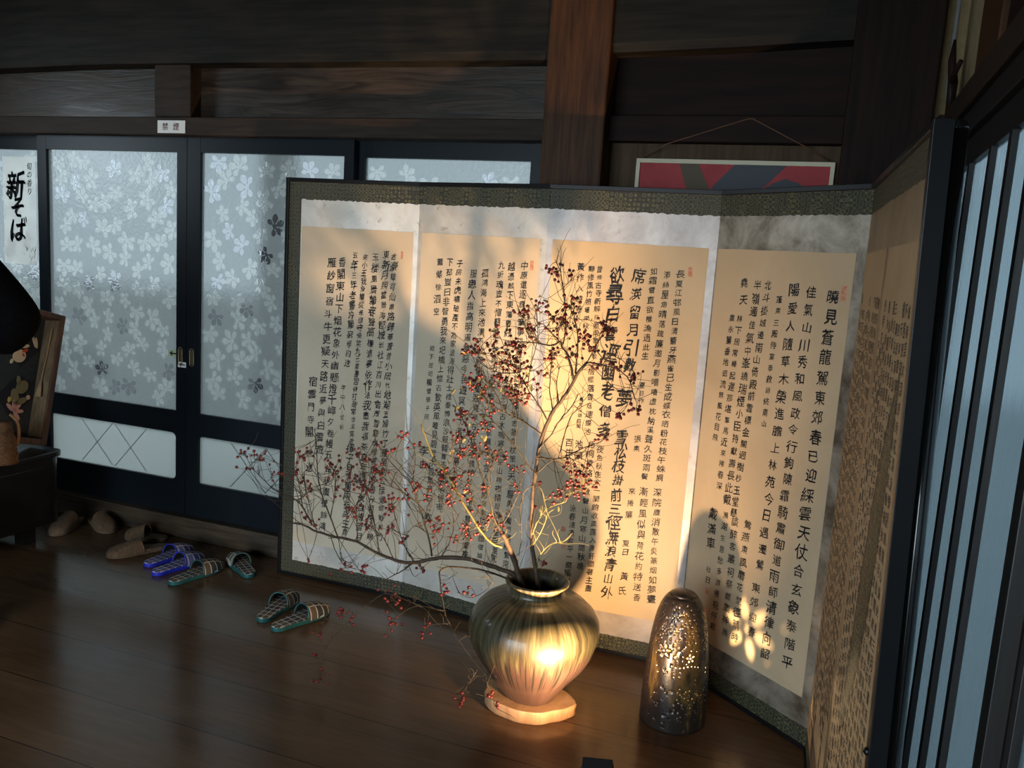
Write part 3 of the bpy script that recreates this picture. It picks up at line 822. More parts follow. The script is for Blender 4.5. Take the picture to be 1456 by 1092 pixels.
SILVER = silver_mat('silver_leaf', (0.62, 0.58, 0.52), (0.78, 0.75, 0.70), 0.40, 0.50)
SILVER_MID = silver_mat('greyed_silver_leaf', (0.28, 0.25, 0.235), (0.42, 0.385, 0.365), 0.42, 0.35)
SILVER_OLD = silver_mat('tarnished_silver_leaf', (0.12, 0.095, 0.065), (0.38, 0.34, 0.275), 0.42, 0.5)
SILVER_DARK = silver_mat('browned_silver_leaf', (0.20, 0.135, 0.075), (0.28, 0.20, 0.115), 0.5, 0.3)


def paper_mat(name, c1, c2):
    m, nt, bs = new_mat(name)
    v = coords(nt, (1, 1, 1))
    f = noise(nt, v, 3.0, 7, 0.6, 0.5)
    c = ramp(nt, f, [(0.3, c1), (0.7, c2)])
    sp_ = noise(nt, v, 90, 2, 0.5)
    c = mixc(nt, ramp(nt, sp_, [(0.74, (0, 0, 0)), (0.80, (0.5, 0.5, 0.5))]), c, (0.35, 0.24, 0.13))
    lk(nt, c, bs.inputs['Base Color'])
    bs.inputs['Roughness'].default_value = 0.75
    return m


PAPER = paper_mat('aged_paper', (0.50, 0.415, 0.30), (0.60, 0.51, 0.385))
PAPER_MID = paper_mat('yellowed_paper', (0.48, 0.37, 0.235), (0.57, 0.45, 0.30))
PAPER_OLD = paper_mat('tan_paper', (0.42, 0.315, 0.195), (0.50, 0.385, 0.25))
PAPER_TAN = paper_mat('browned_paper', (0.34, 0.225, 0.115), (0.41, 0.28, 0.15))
INK = mat_plain('brush_ink', (0.012, 0.011, 0.013), 0.6)
INK_PALE = mat_plain('thin_brush_ink', (0.055, 0.045, 0.035), 0.7)
SEAL = mat_noise('vermilion_seal', (0.42, 0.14, 0.08), (0.58, 0.32, 0.20), 0.7, 90)

FB = [Vector(p) for p in ((-2.130, 3.032, 0), (-1.523, 3.044, 0), (-0.957, 2.952, 0), (-0.351, 2.971, 0), (0.108, 2.608, 0), (0.138, 2.09, 0), (0.200, 1.575, 0))]
FT = [Vector(p) for p in ((-2.130, 3.032, 1.72), (-1.523, 3.044, 1.72), (-0.957, 2.952, 1.72), (-0.351, 2.971, 1.72), (0.108, 2.608, 1.72), (0.130, 2.09, 1.72), (0.150, 1.575, 1.72))]


class Panel:
    def __init__(s, i):
        s.i = i
        s.a, s.b, s.at, s.bt = FB[i], FB[i + 1], FT[i], FT[i + 1]
        s.w = (s.b - s.a).length
        d = (s.b - s.a).normalized()
        s.n = Vector((d.y, -d.x, 0))

    def p(s, u, z, d=0.0):
        """u 0..1 across, z height, d towards the viewer"""
        t = z / 1.72
        lo = s.a.lerp(s.b, u)
        hi = s.at.lerp(s.bt, u)
        return lo.lerp(hi, t) + s.n * d

    def slab(s, mb, u0, u1, z0, z1, d0, d1, mi=0):
        P = [s.p(u, z, d) for z in (z0, z1) for d in (d1, d0) for u in (u0, u1)]
        return mb.hexa(P, mi)

    def quad(s, mb, u0, u1, z0, z1, d, mi=0, nu=1, nz=1, ragged=0.0):
        vs, fs = [], []
        for j in range(nz + 1):
            for i in range(nu + 1):
                z = z0 + (z1 - z0) * j / nz
                if ragged and j in (0, nz):
                    z += random.uniform(-ragged, ragged) * (1 if j else 0.6)
                vs.append(s.p(u0 + (u1 - u0) * i / nu, z, d))
        for j in range(nz):
            for i in range(nu):
                a = j * (nu + 1) + i
                fs.append((a, a + 1, a + nu + 2, a + nu + 1))
        return mb.add(vs, fs, mi)


# glyph outlines of the built-in font, cut once per character
_glyphs = {}


def load_glyphs(chars):
    tmp = []
    for off in (0.0,):
        for ch in sorted(set(chars)):
            cu = bpy.data.curves.new('t', 'FONT')
            cu.body = ch
            cu.size = 1.0
            cu.resolution_u = 2
            cu.offset = off
            cu.align_x = 'CENTER'
            o = bpy.data.objects.new('t', cu)
            COL.objects.link(o)
            tmp.append((ch, off, o, cu))
    bpy.context.view_layer.update()
    dg = bpy.context.evaluated_depsgraph_get()
    for ch, off, o, cu in tmp:
        e = o.evaluated_get(dg)
        me = e.to_mesh()
        _glyphs[(ch, off)] = ([(v.co.x, v.co.y) for v in me.vertices], [tuple(p.vertices) for p in me.polygons])
        e.to_mesh_clear()
    for ch, off, o, cu in tmp:
        bpy.data.objects.remove(o)
        bpy.data.curves.remove(cu)


POEM = '國破山河在城春草木深感時花濺淚恨別鳥驚心烽火連三月家書抵萬金白頭搔更短渾欲不勝簪空山新雨後天氣晚來秋明月松間照清泉石上流竹喧歸浣女蓮動下漁舟隨意春芳歇王孫自可留'
load_glyphs(''.join(t[1] for t in TEXT_COLUMNS) + POEM + '禁煙新そば旬の香り')


def brush_glyph(ch, size, style, bold, rnd):
    """(x, y) outline of one brushed character around its middle, slightly rising and uneven;
    the stroke is widened by repeating the outline along the brush angle"""
    vs, fs = _glyphs[(ch, 0.0)]
    a1, a2 = rnd.uniform(0.010, 0.026) * (1.0 + 1.2 * style), rnd.uniform(0.010, 0.026) * (1.0 + 1.2 * style)
    k1, k2 = rnd.uniform(4, 9), rnd.uniform(4, 9)
    p1, p2 = rnd.uniform(0, 6), rnd.uniform(0, 6)
    sx = rnd.uniform(0.84, 1.0) * (0.88 if style else 1.0)
    sy = rnd.uniform(0.88, 1.06)
    rot = rnd.uniform(-0.05, 0.05) * (1.5 if style else 1)
    sh = rnd.uniform(0.06, 0.14)
    slant = rnd.uniform(-0.02, 0.06) + (0.08 if style else 0)
    ang = rnd.uniform(-1.1, -0.5)
    wid = (0.014, 0.026, 0.036)[min(bold, 2)] * rnd.uniform(0.7, 1.2)
    out, ofs = [], []
    reps = 3
    for r in range(reps):
        q = (r / (reps - 1) - 0.5) * 2 * wid
        base = len(out)
        for x, y in vs:
            y -= 0.36
            wv = 0.65 + 0.45 * sin(7 * x + 5 * y + p1)          # pressure of the brush
            x += q * cos(ang) * wv
            y += q * sin(ang) * wv
            x2 = x * sx + a1 * sin(k1 * y + p1) + a1 * 0.5 * sin(k2 * 1.9 * x + p2)
            y2 = y * sy + a2 * sin(k2 * x + p2) + a2 * 0.5 * sin(k1 * 2.1 * y)
            y2 += sh * x2
            x2 += slant * y2
            out.append(((x2 * cos(rot) - y2 * sin(rot)) * size, (x2 * sin(rot) + y2 * cos(rot)) * size))
        ofs += [tuple(i + base for i in f) for f in fs]
    return out, ofs


def write_column(mb, P, text, u0, z0, u1, z1, size, style, bold, rnd, mi=0):
    n = len(text)
    size *= 0.86
    for k, ch in enumerate(text):
        t = k / max(n - 1, 1)
        cu = u0 + (u1 - u0) * t + rnd.uniform(-1, 1) * 0.05 * size
        cz = z0 + (z1 - z0) * t + rnd.uniform(-1, 1) * 0.04 * size
        s = size * rnd.uniform(0.90, 1.14) * (rnd.uniform(0.86, 1.2) if style else 1)
        b = bold if bold == 2 else (1 if (bold or rnd.random() < 0.45 or style) else 0)
        if b == 1 and rnd.random() < 0.25:
            b = 2
        g, fs = brush_glyph(ch, s, style, b, rnd)
        mb.add([P.p((cu + x) / P.w, cz + y, 0.0021) for x, y in g], fs, mi)
        if style and k < n - 1 and rnd.random() < (0.45 if bold < 2 else 0.3):   # the brush runs on to the next character
            x0, y0 = cu + rnd.uniform(-.1, .15) * s, cz - 0.40 * s
            x1, y1 = u0 + (u1 - u0) * (k + 1) / (n - 1), z0 + (z1 - z0) * (k + 1) / (n - 1) + 0.38 * size
            w = 0.022 * s
            mb.add([P.p((x0 - w) / P.w, y0, .0021), P.p((x0 + w) / P.w, y0, .0021), P.p((x1 + w * .6) / P.w, y1, .0021), P.p((x1 - w * .6) / P.w, y1, .0021)], [(0, 1, 2, 3)], mi)


screen = tag(empty('folding_screen', FB[2]), 'six-panel folding screen of brush calligraphy with olive brocade border', 'folding screen')
PAP_U = [(0.120, 0.966), (0.030, 0.956), (0.036, 0.955), (0.012, 0.944), (0.035, 0.955), (0.040, 0.865)]
SIL_U = [(0.112, 1.0), (0.0, 1.0), (0.0, 1.0), (0.0, 1.0), (0.0, 1.0), (0.0, 0.935)]
rnd = random.Random(4)


def place(o):
    """keep world shape while hanging under the screen"""
    return o


def sobj(name, mb, mats, parent, **k):
    off = screen.location
    mb.v = [(x - off[0], y - off[1], z - off[2]) for x, y, z in mb.v]
    return obj(name, mb, mats, parent, **k)


for i in range(6):
    P = Panel(i)
    pan = sobj('screen_panel', P.quad(P.slab(MB(), 0.003, 0.997, 0.012, 1.708, -0.021, -0.006), 0.001, 0.999, 0.012, 1.708, 0.0, nu=16, nz=72), BROC, screen)
    pan['label'] = ('leftmost calligraphy panel of the folding screen', 'second panel from the left of the folding screen', 'middle panel with the large cursive columns',
                    'brightly inked panel with large regular columns', 'narrowly seen panel past the last bright one', 'outermost panel beside the lattice window')[i]
    ua, ub = (0.016 if i == 0 else 0.0), (0.962 if i == 5 else 1.0)
    sobj('lacquer_rail', P.slab(MB(), ua, ub, 1.706, 1.722, -0.022, 0.010), LACQ, pan, bevel=0.0015)
    sobj('lacquer_rail', P.slab(MB(), ua, ub, 0.0, 0.014, -0.022, 0.006), LACQ, pan, bevel=0.0015)
    if i == 0:
        sobj('lacquer_rail', P.slab(MB(), -0.008, 0.016, 0.0, 1.722, -0.022, 0.008), LACQ, pan, bevel=0.0015)
    if i == 5:
        sobj('lacquer_rail', P.slab(MB(), 0.962, 1.012, 0.0, 1.722, -0.022, 0.010), LACQ, pan, bevel=0.0015)
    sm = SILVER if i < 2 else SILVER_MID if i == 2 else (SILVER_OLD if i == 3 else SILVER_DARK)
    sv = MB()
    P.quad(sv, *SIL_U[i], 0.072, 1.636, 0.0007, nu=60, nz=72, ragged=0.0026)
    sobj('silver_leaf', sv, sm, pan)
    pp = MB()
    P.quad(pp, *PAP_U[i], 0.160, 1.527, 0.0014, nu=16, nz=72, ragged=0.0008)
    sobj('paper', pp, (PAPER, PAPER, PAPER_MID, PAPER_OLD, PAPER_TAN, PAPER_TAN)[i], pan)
    ink = MB()
    for (pi_, t, u0, z0, u1, z1, size, style, bold) in TEXT_COLUMNS:
        if pi_ == i:
            write_column(ink, P, t, u0, z0, u1, z1, size, style, bold, rnd, 0)
    if i >= 4:
        cols_n = 13 if i == 4 else 12
        for c in range(cols_n):
            uu = (0.90 - 0.80 * c / (cols_n - 1)) * P.w if i == 4 else (0.80 - 0.72 * c / (cols_n - 1)) * P.w
            n = rnd.randint(30, 36)
            zt = 1.40 - rnd.choice((0, 0, .04, .09))
            k0 = rnd.randint(0, len(POEM) - 1)
            t = ''.join(POEM[(k0 + j) % len(POEM)] for j in range(n))
            write_column(ink, P, t, uu, zt, uu, zt - 0.0345 * n, 0.034, 0, 0, rnd, 1 if i == 5 else 0)
    sobj('calligraphy', ink, [INK, INK_PALE], pan)
    for (pi_, u, z, w, h) in SEALS:
        if pi_ == i:
            sobj('seal', P.quad(MB(), (u - w / 2) / P.w, (u + w / 2) / P.w, z - h / 2, z + h / 2, 0.0020), SEAL, pan)
    if i == 5:                                   # dome studs on the end stile
        for zz in (0.46, 0.53, 0.60):
            st = MB()
            c = P.p(0.987, zz, 0.0105)
            st.ball(c, 0.008, 10, 6)
            sobj('stud', st, mat_plain('dark_iron', (0.02, 0.02, 0.022), 0.35, 0.8), pan)

# ------------------------------------------------------------------ vase on a slice of wood
VX, VY = -0.752, 2.462


def vase_mat():
    m, nt, bs = new_mat('ash_glaze_over_red_clay')
    tc = nt.nodes.new('ShaderNodeTexCoord')
    sx = nt.nodes.new('ShaderNodeSeparateXYZ')
    lk(nt, tc.outputs['Object'], sx.inputs[0])
    az = math_n(nt, 'ARCTAN2', sx.outputs[0], math_n(nt, 'MULTIPLY', sx.outputs[1], -1.0))

    def wrap(ka, kz):
        cb = nt.nodes.new('ShaderNodeCombineXYZ')
        lk(nt, math_n(nt, 'MULTIPLY', az, ka), cb.inputs[0])
        lk(nt, math_n(nt, 'MULTIPLY', sx.outputs[2], kz), cb.inputs[1])
        return cb.outputs[0]

    streak = noise(nt, wrap(11, 4.0), 1.0, 5, 0.62, 0.1)
    broad = noise(nt, wrap(2.2, 3.0), 1.0, 3, 0.5)
    lowf = noise(nt, wrap(2.0, 1.5), 1.0, 3, 0.5)
    # where the running glaze ends: about mid height, drips reach lower
    edge = math_n(nt, 'ADD', sx.outputs[2], math_n(nt, 'MULTIPLY', math_n(nt, 'SUBTRACT', streak, 0.5), 0.20))
    edge = math_n(nt, 'ADD', edge, math_n(nt, 'MULTIPLY', math_n(nt, 'SUBTRACT', lowf, 0.5), 0.16))
    glaze = ramp(nt, streak, [(0.36, (0.016, 0.014, 0.008)), (0.50, (0.056, 0.047, 0.023)), (0.64, (0.125, 0.104, 0.055))])
    glaze = mixc(nt, ramp(nt, broad, [(0.45, (0, 0, 0)), (0.7, (0.6,) * 3)]), glaze, (0.042, 0.042, 0.024))
    clay = ramp(nt, lowf, [(0.35, (0.050, 0.027, 0.022)), (0.65, (0.088, 0.049, 0.040))])
    k = ramp(nt, edge, [(0.150, (0, 0, 0)), (0.205, (1, 1, 1))])
    c = mixc(nt, k, clay, glaze)
    dr = noise(nt, wrap(24, 2.4), 1.0, 3, 0.5, 0.15)
    drip_zone = ramp(nt, sx.outputs[2], [(0.06, (0, 0, 0)), (0.11, (1, 1, 1)), (0.18, (1, 1, 1)), (0.225, (0, 0, 0))])
    drips = math_n(nt, 'MULTIPLY', ramp(nt, dr, [(0.535, (0, 0, 0)), (0.575, (1, 1, 1))]), drip_zone)
    c = mixc(nt, drips, c, (0.020, 0.017, 0.012))
    lk(nt, c, bs.inputs['Base Color'])
    bs.inputs['Roughness'].default_value = 0.42
    bs.inputs['Coat Weight'].default_value = 0.4
    bs.inputs['Coat Roughness'].default_value = 0.13
    bump(nt, bs, streak, 0.18, 0.004)
    return m


prof = [(0.076, 0.0), (0.084, 0.006), (0.110, 0.045), (0.140, 0.088), (0.170, 0.132), (0.194, 0.175), (0.208, 0.215), (0.2125, 0.250),
        (0.207, 0.285), (0.192, 0.315), (0.168, 0.340), (0.138, 0.358), (0.108, 0.368), (0.092, 0.374), (0.086, 0.382), (0.086, 0.392),
        (0.091, 0.404), (0.099, 0.410), (0.103, 0.414), (0.103, 0.420), (0.099, 0.424), (0.092, 0.422), (0.086, 0.414), (0.078, 0.398),
        (0.076, 0.380), (0.090, 0.362), (0.150, 0.330), (0.190, 0.280), (0.195, 0.235), (0.170, 0.160), (0.110, 0.060), (0.06, 0.02)]
pr2 = []
for a, b in zip(prof, prof[1:]):
    pr2 += [a, ((a[0] + b[0]) / 2, (a[1] + b[1]) / 2)]
pr2.append(prof[-1])
pr2 = [(r, z * 0.932) for r, z in pr2]
mb = MB().lathe(pr2, 72)
rv = random.Random(3)
mb.v = [(x + 0.002 * sin(5 * z * 9 + 2), y * 1.0 + 0.0015 * sin(3 * atan2(y, x) + 12 * z), z) for x, y, z in mb.v]
vase = tag(obj('vase', mb, vase_mat(), None, (VX, VY, 0.046)), 'round-bellied stoneware vase with dripping olive ash glaze holding berry branches', 'vase')


def slab_mat(side):
    m, nt, bs = new_mat('slice_of_pale_wood_' + ('edge' if side else 'face'))
    f = noise(nt, coords(nt, (1, 1, 0.2) if side else (1, 1, 1)), 28 if side else 14, 5, 0.6, 0.6)
    lk(nt, ramp(nt, f, [(0.3, (0.30, 0.155, 0.07)), (0.7, (0.50, 0.29, 0.145))]), bs.inputs['Base Color'])
    bs.inputs['Roughness'].default_value = 0.6
    bump(nt, bs, f, 0.3, 0.004)
    return m


mb = MB()
N = 44
poly = []
for k in range(N):
    w = 2 * pi * k / N
    r = 1 + 0.045 * sin(3 * w + 0.6) + 0.03 * sin(5 * w + 1.2) + 0.012 * sin(11 * w)
    poly.append((0.150 * r * cos(w), 0.108 * r * sin(w)))
rings = [(0.93, 0.0), (1.0, 0.008), (0.99, 0.024), (1.015, 0.038), (0.985, 0.045)]
vs = [(x * s, y * s, z) for s, z in rings for x, y in poly]
fs = [(i * N + k, i * N + (k + 1) % N, (i + 1) * N + (k + 1) % N, (i + 1) * N + k) for i in range(len(rings) - 1) for k in range(N)]
mb.add(vs, fs, 1, True)
mb.add([(x * .985, y * .985, 0.045) for x, y in poly], [tuple(range(N))], 0)
mb.add([(x * .93, y * .93, 0.0) for x, y in poly], [tuple(reversed(range(N)))], 1)
tag(obj('wood_slice', mb, [slab_mat(0), slab_mat(1)], None, (VX - 0.004, VY - 0.002, 0.0005)), 'pale slice of tree trunk lying under the vase as its stand', 'stand')

# ------------------------------------------------------------------ berry branches
BARK = mat_noise('orange_brown_bark', (0.032, 0.020, 0.012), (0.078, 0.046, 0.026), 0.7, 40, (1, 1, 1), bmp=0.4)
TWIG = mat_noise('olive_brown_twig', (0.018, 0.013, 0.008), (0.052, 0.038, 0.018), 0.65, 30)
GREEN = mat_noise('yellow_green_stem', (0.10, 0.088, 0.025), (0.17, 0.15, 0.048), 0.6, 30)
BERRY = mat_noise('dark_red_berry', (0.080, 0.005, 0.007), (0.150, 0.010, 0.011), 0.45, 60, bmp=0)
TIP = mat_plain('berry_tip', (0.03, 0.012, 0.008), 0.7)
LEAFM = mat_noise('dry_olive_leaf', (0.07, 0.065, 0.02), (0.17, 0.14, 0.05), 0.7, 25)

berry_mb = MB().ball((0, 0, 0), 1.0, 12, 8, 0)
berry_mb.ball((0, 0, -0.97), 0.22, 6, 4, 1)
berry_me = None

BR = {'upright': ('tallest upright branch of red berries rising from the vase mouth', 'upright trunk branch of red berries'),
      'middle': ('stubby cut branch with a yellow-green offshoot and red berries, left of the tallest branch', 'cut branch'),
      'left': ('long berry branch leaning far out to the left of the vase', 'low branch'),
      'hanging': ('thin twig of berries drooping below the vase mouth towards the floor', 'drooping twig')}
rb = random.Random(21)


def add_twigs(mb, path, mi, rr, n):
    """short side spurs along a traced stem"""
    for _ in range(n):
        i = rr.randrange(1, len(path) - 1)
        p = path[i]
        d = (path[i + 1] - path[i - 1]).normalized()
        s = Vector((rr.uniform(-1, 1), rr.uniform(-.5, .5), rr.uniform(-.2, 1))).normalized()
        L = rr.uniform(0.015, 0.07)
        w_ = Vector((rr.uniform(-1, 1), rr.uniform(-1, 1), rr.uniform(-.3, 1))) * L * .35
        q = [p, p + (d * .7 + s * .3) * L * .4, p + (d * .6 + s) * L * .8 + w_, p + (d * .7 + s) * L + w_ * 2]
        mb.tube(smooth_path(q, 3), 0.0011, 0.0005, 4, mi)


for nm, paths in BRANCH_PATHS.items():
    root = MB()
    allp = []
    for k, (pts, r0, r1) in enumerate(paths):
        P = smooth_path(pts, 4, 0.0012 if r0 > 0.002 else 0.0008)
        n = len(P)
        thick = r0 > 0.006
        mi = 0 if thick else 1
        if nm == 'middle' and k == 2:
            mi = 2
        if nm == 'upright' and k in (22, 23, 24):
            mi = 2
        if nm == 'left' and k == 0:
            mi = 3
        radii = [(r0 + (r1 - r0) * (i / (n - 1))) * (1 + (0.10 * rb.uniform(-1, 1) if thick else 0)) for i in range(n)]
        root.tube(P, r0, r1, 8 if thick else 5, mi, True, radii)
        if len(P) > 6:
            add_twigs(root, P, 1 if mi != 2 else 2, rb, 4 + n // 2)
        allp += P
    cl = BERRY_CLUSTERS[nm]
    spots = []
    for (cx, cy, cz, r, n) in cl:
        c = Vector((cx, cy, cz))
        hub = min(allp, key=lambda q: (q - c).length_squared + 0.4 * max(0, q.z - c.z) ** 2)
        core = c + Vector((0, 0, -0.35 * r))
        if (hub - core).length > 0.004:
            mid = hub.lerp(core, 0.5) + Vector((rb.uniform(-.006, .006), rb.uniform(-.006, .006), -0.004))
            root.tube(smooth_path([hub, mid, core], 3), 0.0013, 0.0009, 4, 1)
        near = sorted(allp, key=lambda q: (q - c).length_squared)[:60:4]
        for _ in range(2 + n // 6 if nm != 'hanging' else 0):        # fine stems feeding the cluster
            h2 = rb.choice(near)
            e2 = c + Vector((rb.gauss(0, .5), rb.gauss(0, .4), rb.gauss(0.1, .5))) * r
            m2 = h2.lerp(e2, 0.5) + Vector((rb.uniform(-1, 1), rb.uniform(-1, 1), rb.uniform(-1, .4))) * 0.30 * (h2 - e2).length
            root.tube(smooth_path([h2, m2, e2], 4, 0.0008), 0.0012, 0.0006, 4, 1)
        for _ in range(n):
            for _t in range(12):
                q = Vector((rb.gauss(0, .52), rb.gauss(0, .62), rb.gauss(0, .52))) * r
                p = c + q
                if all((p - s[0]).length > 0.0085 for s in spots[-40:]):
                    break
            rad = rb.uniform(0.0042, 0.0058)
            spots.append((p, rad))
            a = core.lerp(hub, rb.uniform(0, .5))
            mid = a.lerp(p, 0.55) + Vector((rb.uniform(-.004, .004), rb.uniform(-.004, .004), rb.uniform(-.005, .002)))
            root.tube([a, mid, p], 0.0007, 0.0005, 3, 1, False)
    o = Vector(BRANCH_PATHS[nm][0][0][0])
    root.v = [(x - o.x, y - o.y, z - o.z) for x, y, z in root.v]
    broot = tag(obj('berry_branch', root, [BARK, TWIG, GREEN, BARK], None, o), BR[nm][0], 'branch', 'berry branches in the vase')
    spots.sort(key=lambda s: (-s[1], s[0].y))
    rest = MB()
    for k, (p, rad) in enumerate(spots):
        rot = Euler((rb.uniform(-1.2, 1.2), rb.uniform(-1.2, 1.2), rb.uniform(0, 6)))
        if k < 100:
            if berry_me is None:
                b = obj('berry', berry_mb, [BERRY, TIP], broot)
                berry_me = b.data
            else:
                b = bpy.data.objects.new('berry', berry_me)
                COL.objects.link(b)
                b.parent = broot
            b.location = p - o
            b.rotation_euler = rot
            b.scale = (rad, rad, rad * 1.06)
        else:
            M = Matrix.LocRotScale(p - o, rot, (rad, rad, rad * 1.06))
            s_ = MB().ball((0, 0, 0), 1.0, 9, 6, 0)
            s_.ball((0, 0, -0.97), 0.22, 5, 4, 1)
            base = len(rest.v)
            rest.v += [tuple(M @ Vector(q)) for q in s_.v]
            rest.f += [tuple(i + base for i in f) for f in s_.f]
            rest.m += s_.m
            rest.sm += s_.sm
    if rest.v:
        e = obj('berries', rest, [BERRY, TIP], broot)
        e['kind'] = 'stuff'
    if nm in ('upright', 'middle'):              # the few dry leaves left on the twigs
        lv = MB()
        sp_c = [(c[0], c[1], c[2]) for c in cl if c[3] > 0.026]
        for _ in range(110 if nm == 'upright' else 34):
            c = Vector(rb.choice(sp_c)) + Vector((rb.gauss(0, .03), rb.gauss(0, .03), rb.gauss(0, .03)))
            M = Matrix.LocRotScale(c - o, Euler((rb.uniform(0, 6), rb.uniform(0, 6), rb.uniform(0, 6))), (rb.uniform(.006, .013),) * 3)
            q = [(-1, 0, 0), (-.4, .42, .1), (.4, .36, .12), (1, 0, -.1), (.4, -.36, .12), (-.4, -.42, .1)]
            lv.add([M @ Vector(a) for a in q] + [M @ Vector((0, 0, -.05))], [(6, i, (i + 1) % 6) for i in range(6)])
        e = obj('leaves', lv, LEAFM, broot)
        e['kind'] = 'stuff'

# ------------------------------------------------------------------ pierced stoneware lamp
LX, LY = -0.307, 2.612


def lamp_mat():
    m, nt, bs = new_mat('bronze_brown_glaze')
    tc = nt.nodes.new('ShaderNodeTexCoord')
    f = noise(nt, coords(nt, (1, 1, 0.22)), 14, 5, 0.6, 0.5)
    f2 = noise(nt, coords(nt, (1, 1, 1)), 150, 2, 0.5)
    c = ramp(nt, f, [(0.30, (0.018, 0.013, 0.013)), (0.50, (0.030, 0.022, 0.017)), (0.56, (0.120, 0.072, 0.022)), (0.66, (0.030, 0.022, 0.022))])
    lk(nt, c, bs.inputs['Base Color'])
    bs.inputs['Metallic'].default_value = 0.0
    bs.inputs['Roughness'].default_value = 0.30
    bs.inputs['Coat Weight'].default_value = 0.12
    bs.inputs['Coat Roughness'].default_value = 0.15
    bump(nt, bs, f2, 0.12, 0.003)
    return m


PROF = [(0.0, 0.1055), (0.05, 0.1055), (0.10, 0.1045), (0.15, 0.102), (0.20, 0.0985), (0.25, 0.0945), (0.29, 0.0900), (0.33, 0.0840), (0.36, 0.0775), (0.385, 0.0695), (0.405, 0.0600), (0.420, 0.0490), (0.430, 0.0375), (0.436, 0.0240), (0.4385, 0.012)]


def prof_r(z):
    for (a, ra), (b, rb_) in zip(PROF, PROF[1:]):
        if a <= z <= b:
            return ra + (rb_ - ra) * (z - a) / (b - a)
    return PROF[-1][1]


RREF = 0.1
SEAM = radians(135)
holes = []          # polygons in (s, z), s = RREF * (azimuth - SEAM)
hc = []


def az_s(a):
    return RREF * ((a - SEAM) % (2 * pi))


def add_hole(a, z, r, el=1.0, ang=0.0, n=9, force=False):
    s = az_s(a)
    k = RREF / max(prof_r(z), 0.03)
    R = r * max(el, k)
    if not (R + .006 < s < 2 * pi * RREF - R - .006) or not (0.012 + R < z < 0.415 - R):
        return
    if not force and any(hypot(s - x, z - y) < R + q + 0.0022 for x, y, q in hc):
        return
    hc.append((s, z, R))
    P = []
    for i in range(n):
        t = 2 * pi * i / n
        x, y = r * el * cos(t), r * sin(t) * (1 - (0.25 * cos(t) if el > 1.2 else 0))
        P.append((s + (x * cos(ang) - y * sin(ang)) * k, z + x * sin(ang) + y * cos(ang)))
    holes.append(P)


def flower(a, z, R, n, r, el, core=0.0, t0=0.0):
    for i in range(n):
        t = 2 * pi * i / n + t0
        add_hole(a + R * cos(t) / prof_r(z), z + R * sin(t), r, el, t, 12, True)
    if core:
        add_hole(a, z, core, 1, 0, 9, True)


rl = random.Random(8)
flower(radians(-110), 0.262, 0.0155, 6, 0.0040, 1.8, 0.003, 0.3)
flower(radians(-58), 0.250, 0.0105, 5, 0.0036, 1.3, 0.0036, 0.5)
flower(radians(40), 0.245, 0.024, 6, 0.0062, 1.9, 0.004, 0.2)
flower(radians(165), 0.25, 0.016, 6, 0.0042, 1.8, 0.003, 0.1)
flower(radians(-10), 0.20, 0.013, 6, 0.0034, 1.6, 0.003, 0.4)
for i in range(8):                                              # beaded line between the flowers
    add_hole(radians(-92 + i * 7.5), 0.222 - 0.003 * sin(i), 0.0027)
for i in range(7):
    add_hole(radians(-88 + i * 3.2), 0.250 + 0.006 * i, 0.0025)
for _ in range(2600):                                           # pricked fields
    a = rl.uniform(-pi, pi)
    z = rl.choice((rl.gauss(0.335, 0.035), rl.gauss(0.335, 0.035), rl.gauss(0.11, 0.045), rl.uniform(0.03, 0.40)))
    dens = 0.8 if z > 0.28 else (0.75 if -100 < math.degrees(a) < 20 else 0.35)
    if rl.random() > dens or len(hc) > 640:
        continue
    add_hole(a, z, rl.choice((0.0012, 0.0016, 0.0019, 0.0023)), 1, 0, 7)
S1 = 2 * pi * RREF
pts2, faces2 = [], []
for P in holes:
    o = len(pts2)
    pts2 += [Vector(p) for p in P]
    faces2.append(list(range(o, o + len(P))))
zl = [0.0, 0.006, 0.012] + [0.020 + 0.0092 * i for i in range(44)]
zl = [z for z in zl if z < 0.420] + [0.4245]
NS = 84
for z in zl:
    for i in range(NS + 1):
        s = S1 * i / NS
        if not any(hypot(s - x, z - y) < q * 1.15 + 0.001 for x, y, q in hc):
            pts2.append(Vector((s, z)))
edges2 = []
rv_, re_, rf_, _, _, _ = delaunay_2d_cdt(pts2, edges2, faces2, 0, 1e-6)


def in_poly(p, P):
    c = False
    j = len(P) - 1
    for i in range(len(P)):
        if (P[i][1] > p[1]) != (P[j][1] > p[1]) and p[0] < (P[j][0] - P[i][0]) * (p[1] - P[i][1]) / (P[j][1] - P[i][1]) + P[i][0]:
            c = not c
        j = i
    return c


lm = MB()
vs = []
for s, z in rv_:
    a = SEAM + s / RREF
    r = prof_r(max(z, 0)) + 0.0015 * sin(3 * a + 8 * z)
    vs.append((r * cos(a), r * sin(a), z))
fs = []
for f in rf_:
    c = (sum(rv_[i][0] for i in f) / len(f), sum(rv_[i][1] for i in f) / len(f))
    if any(abs(c[0] - x) < q + .001 and abs(c[1] - y) < q + .001 and in_poly(c, P) for (x, y, q), P in zip(hc, holes)):
        continue
    fs.append(tuple(f))
lm.add(vs, fs, 0, True)
lm.lathe([(prof_r(z) + 0.0, z) for z in (0.4245, 0.430, 0.434, 0.4365, 0.438)], NS, close=False)
o_ = len(lm.v)
lm.add([(0, 0, 0.4386)] + [(0.0145 * cos(2 * pi * k / NS), 0.0145 * sin(2 * pi * k / NS), 0.438) for k in range(NS)], [(0, 1 + k, 1 + (k + 1) % NS) for k in range(NS)], 0, True)
lamp = tag(empty('table_lamp', (LX, LY, 0.001)), 'tall dome-shaped brown glazed lamp pierced with flowers and dots on the floor', 'lamp')
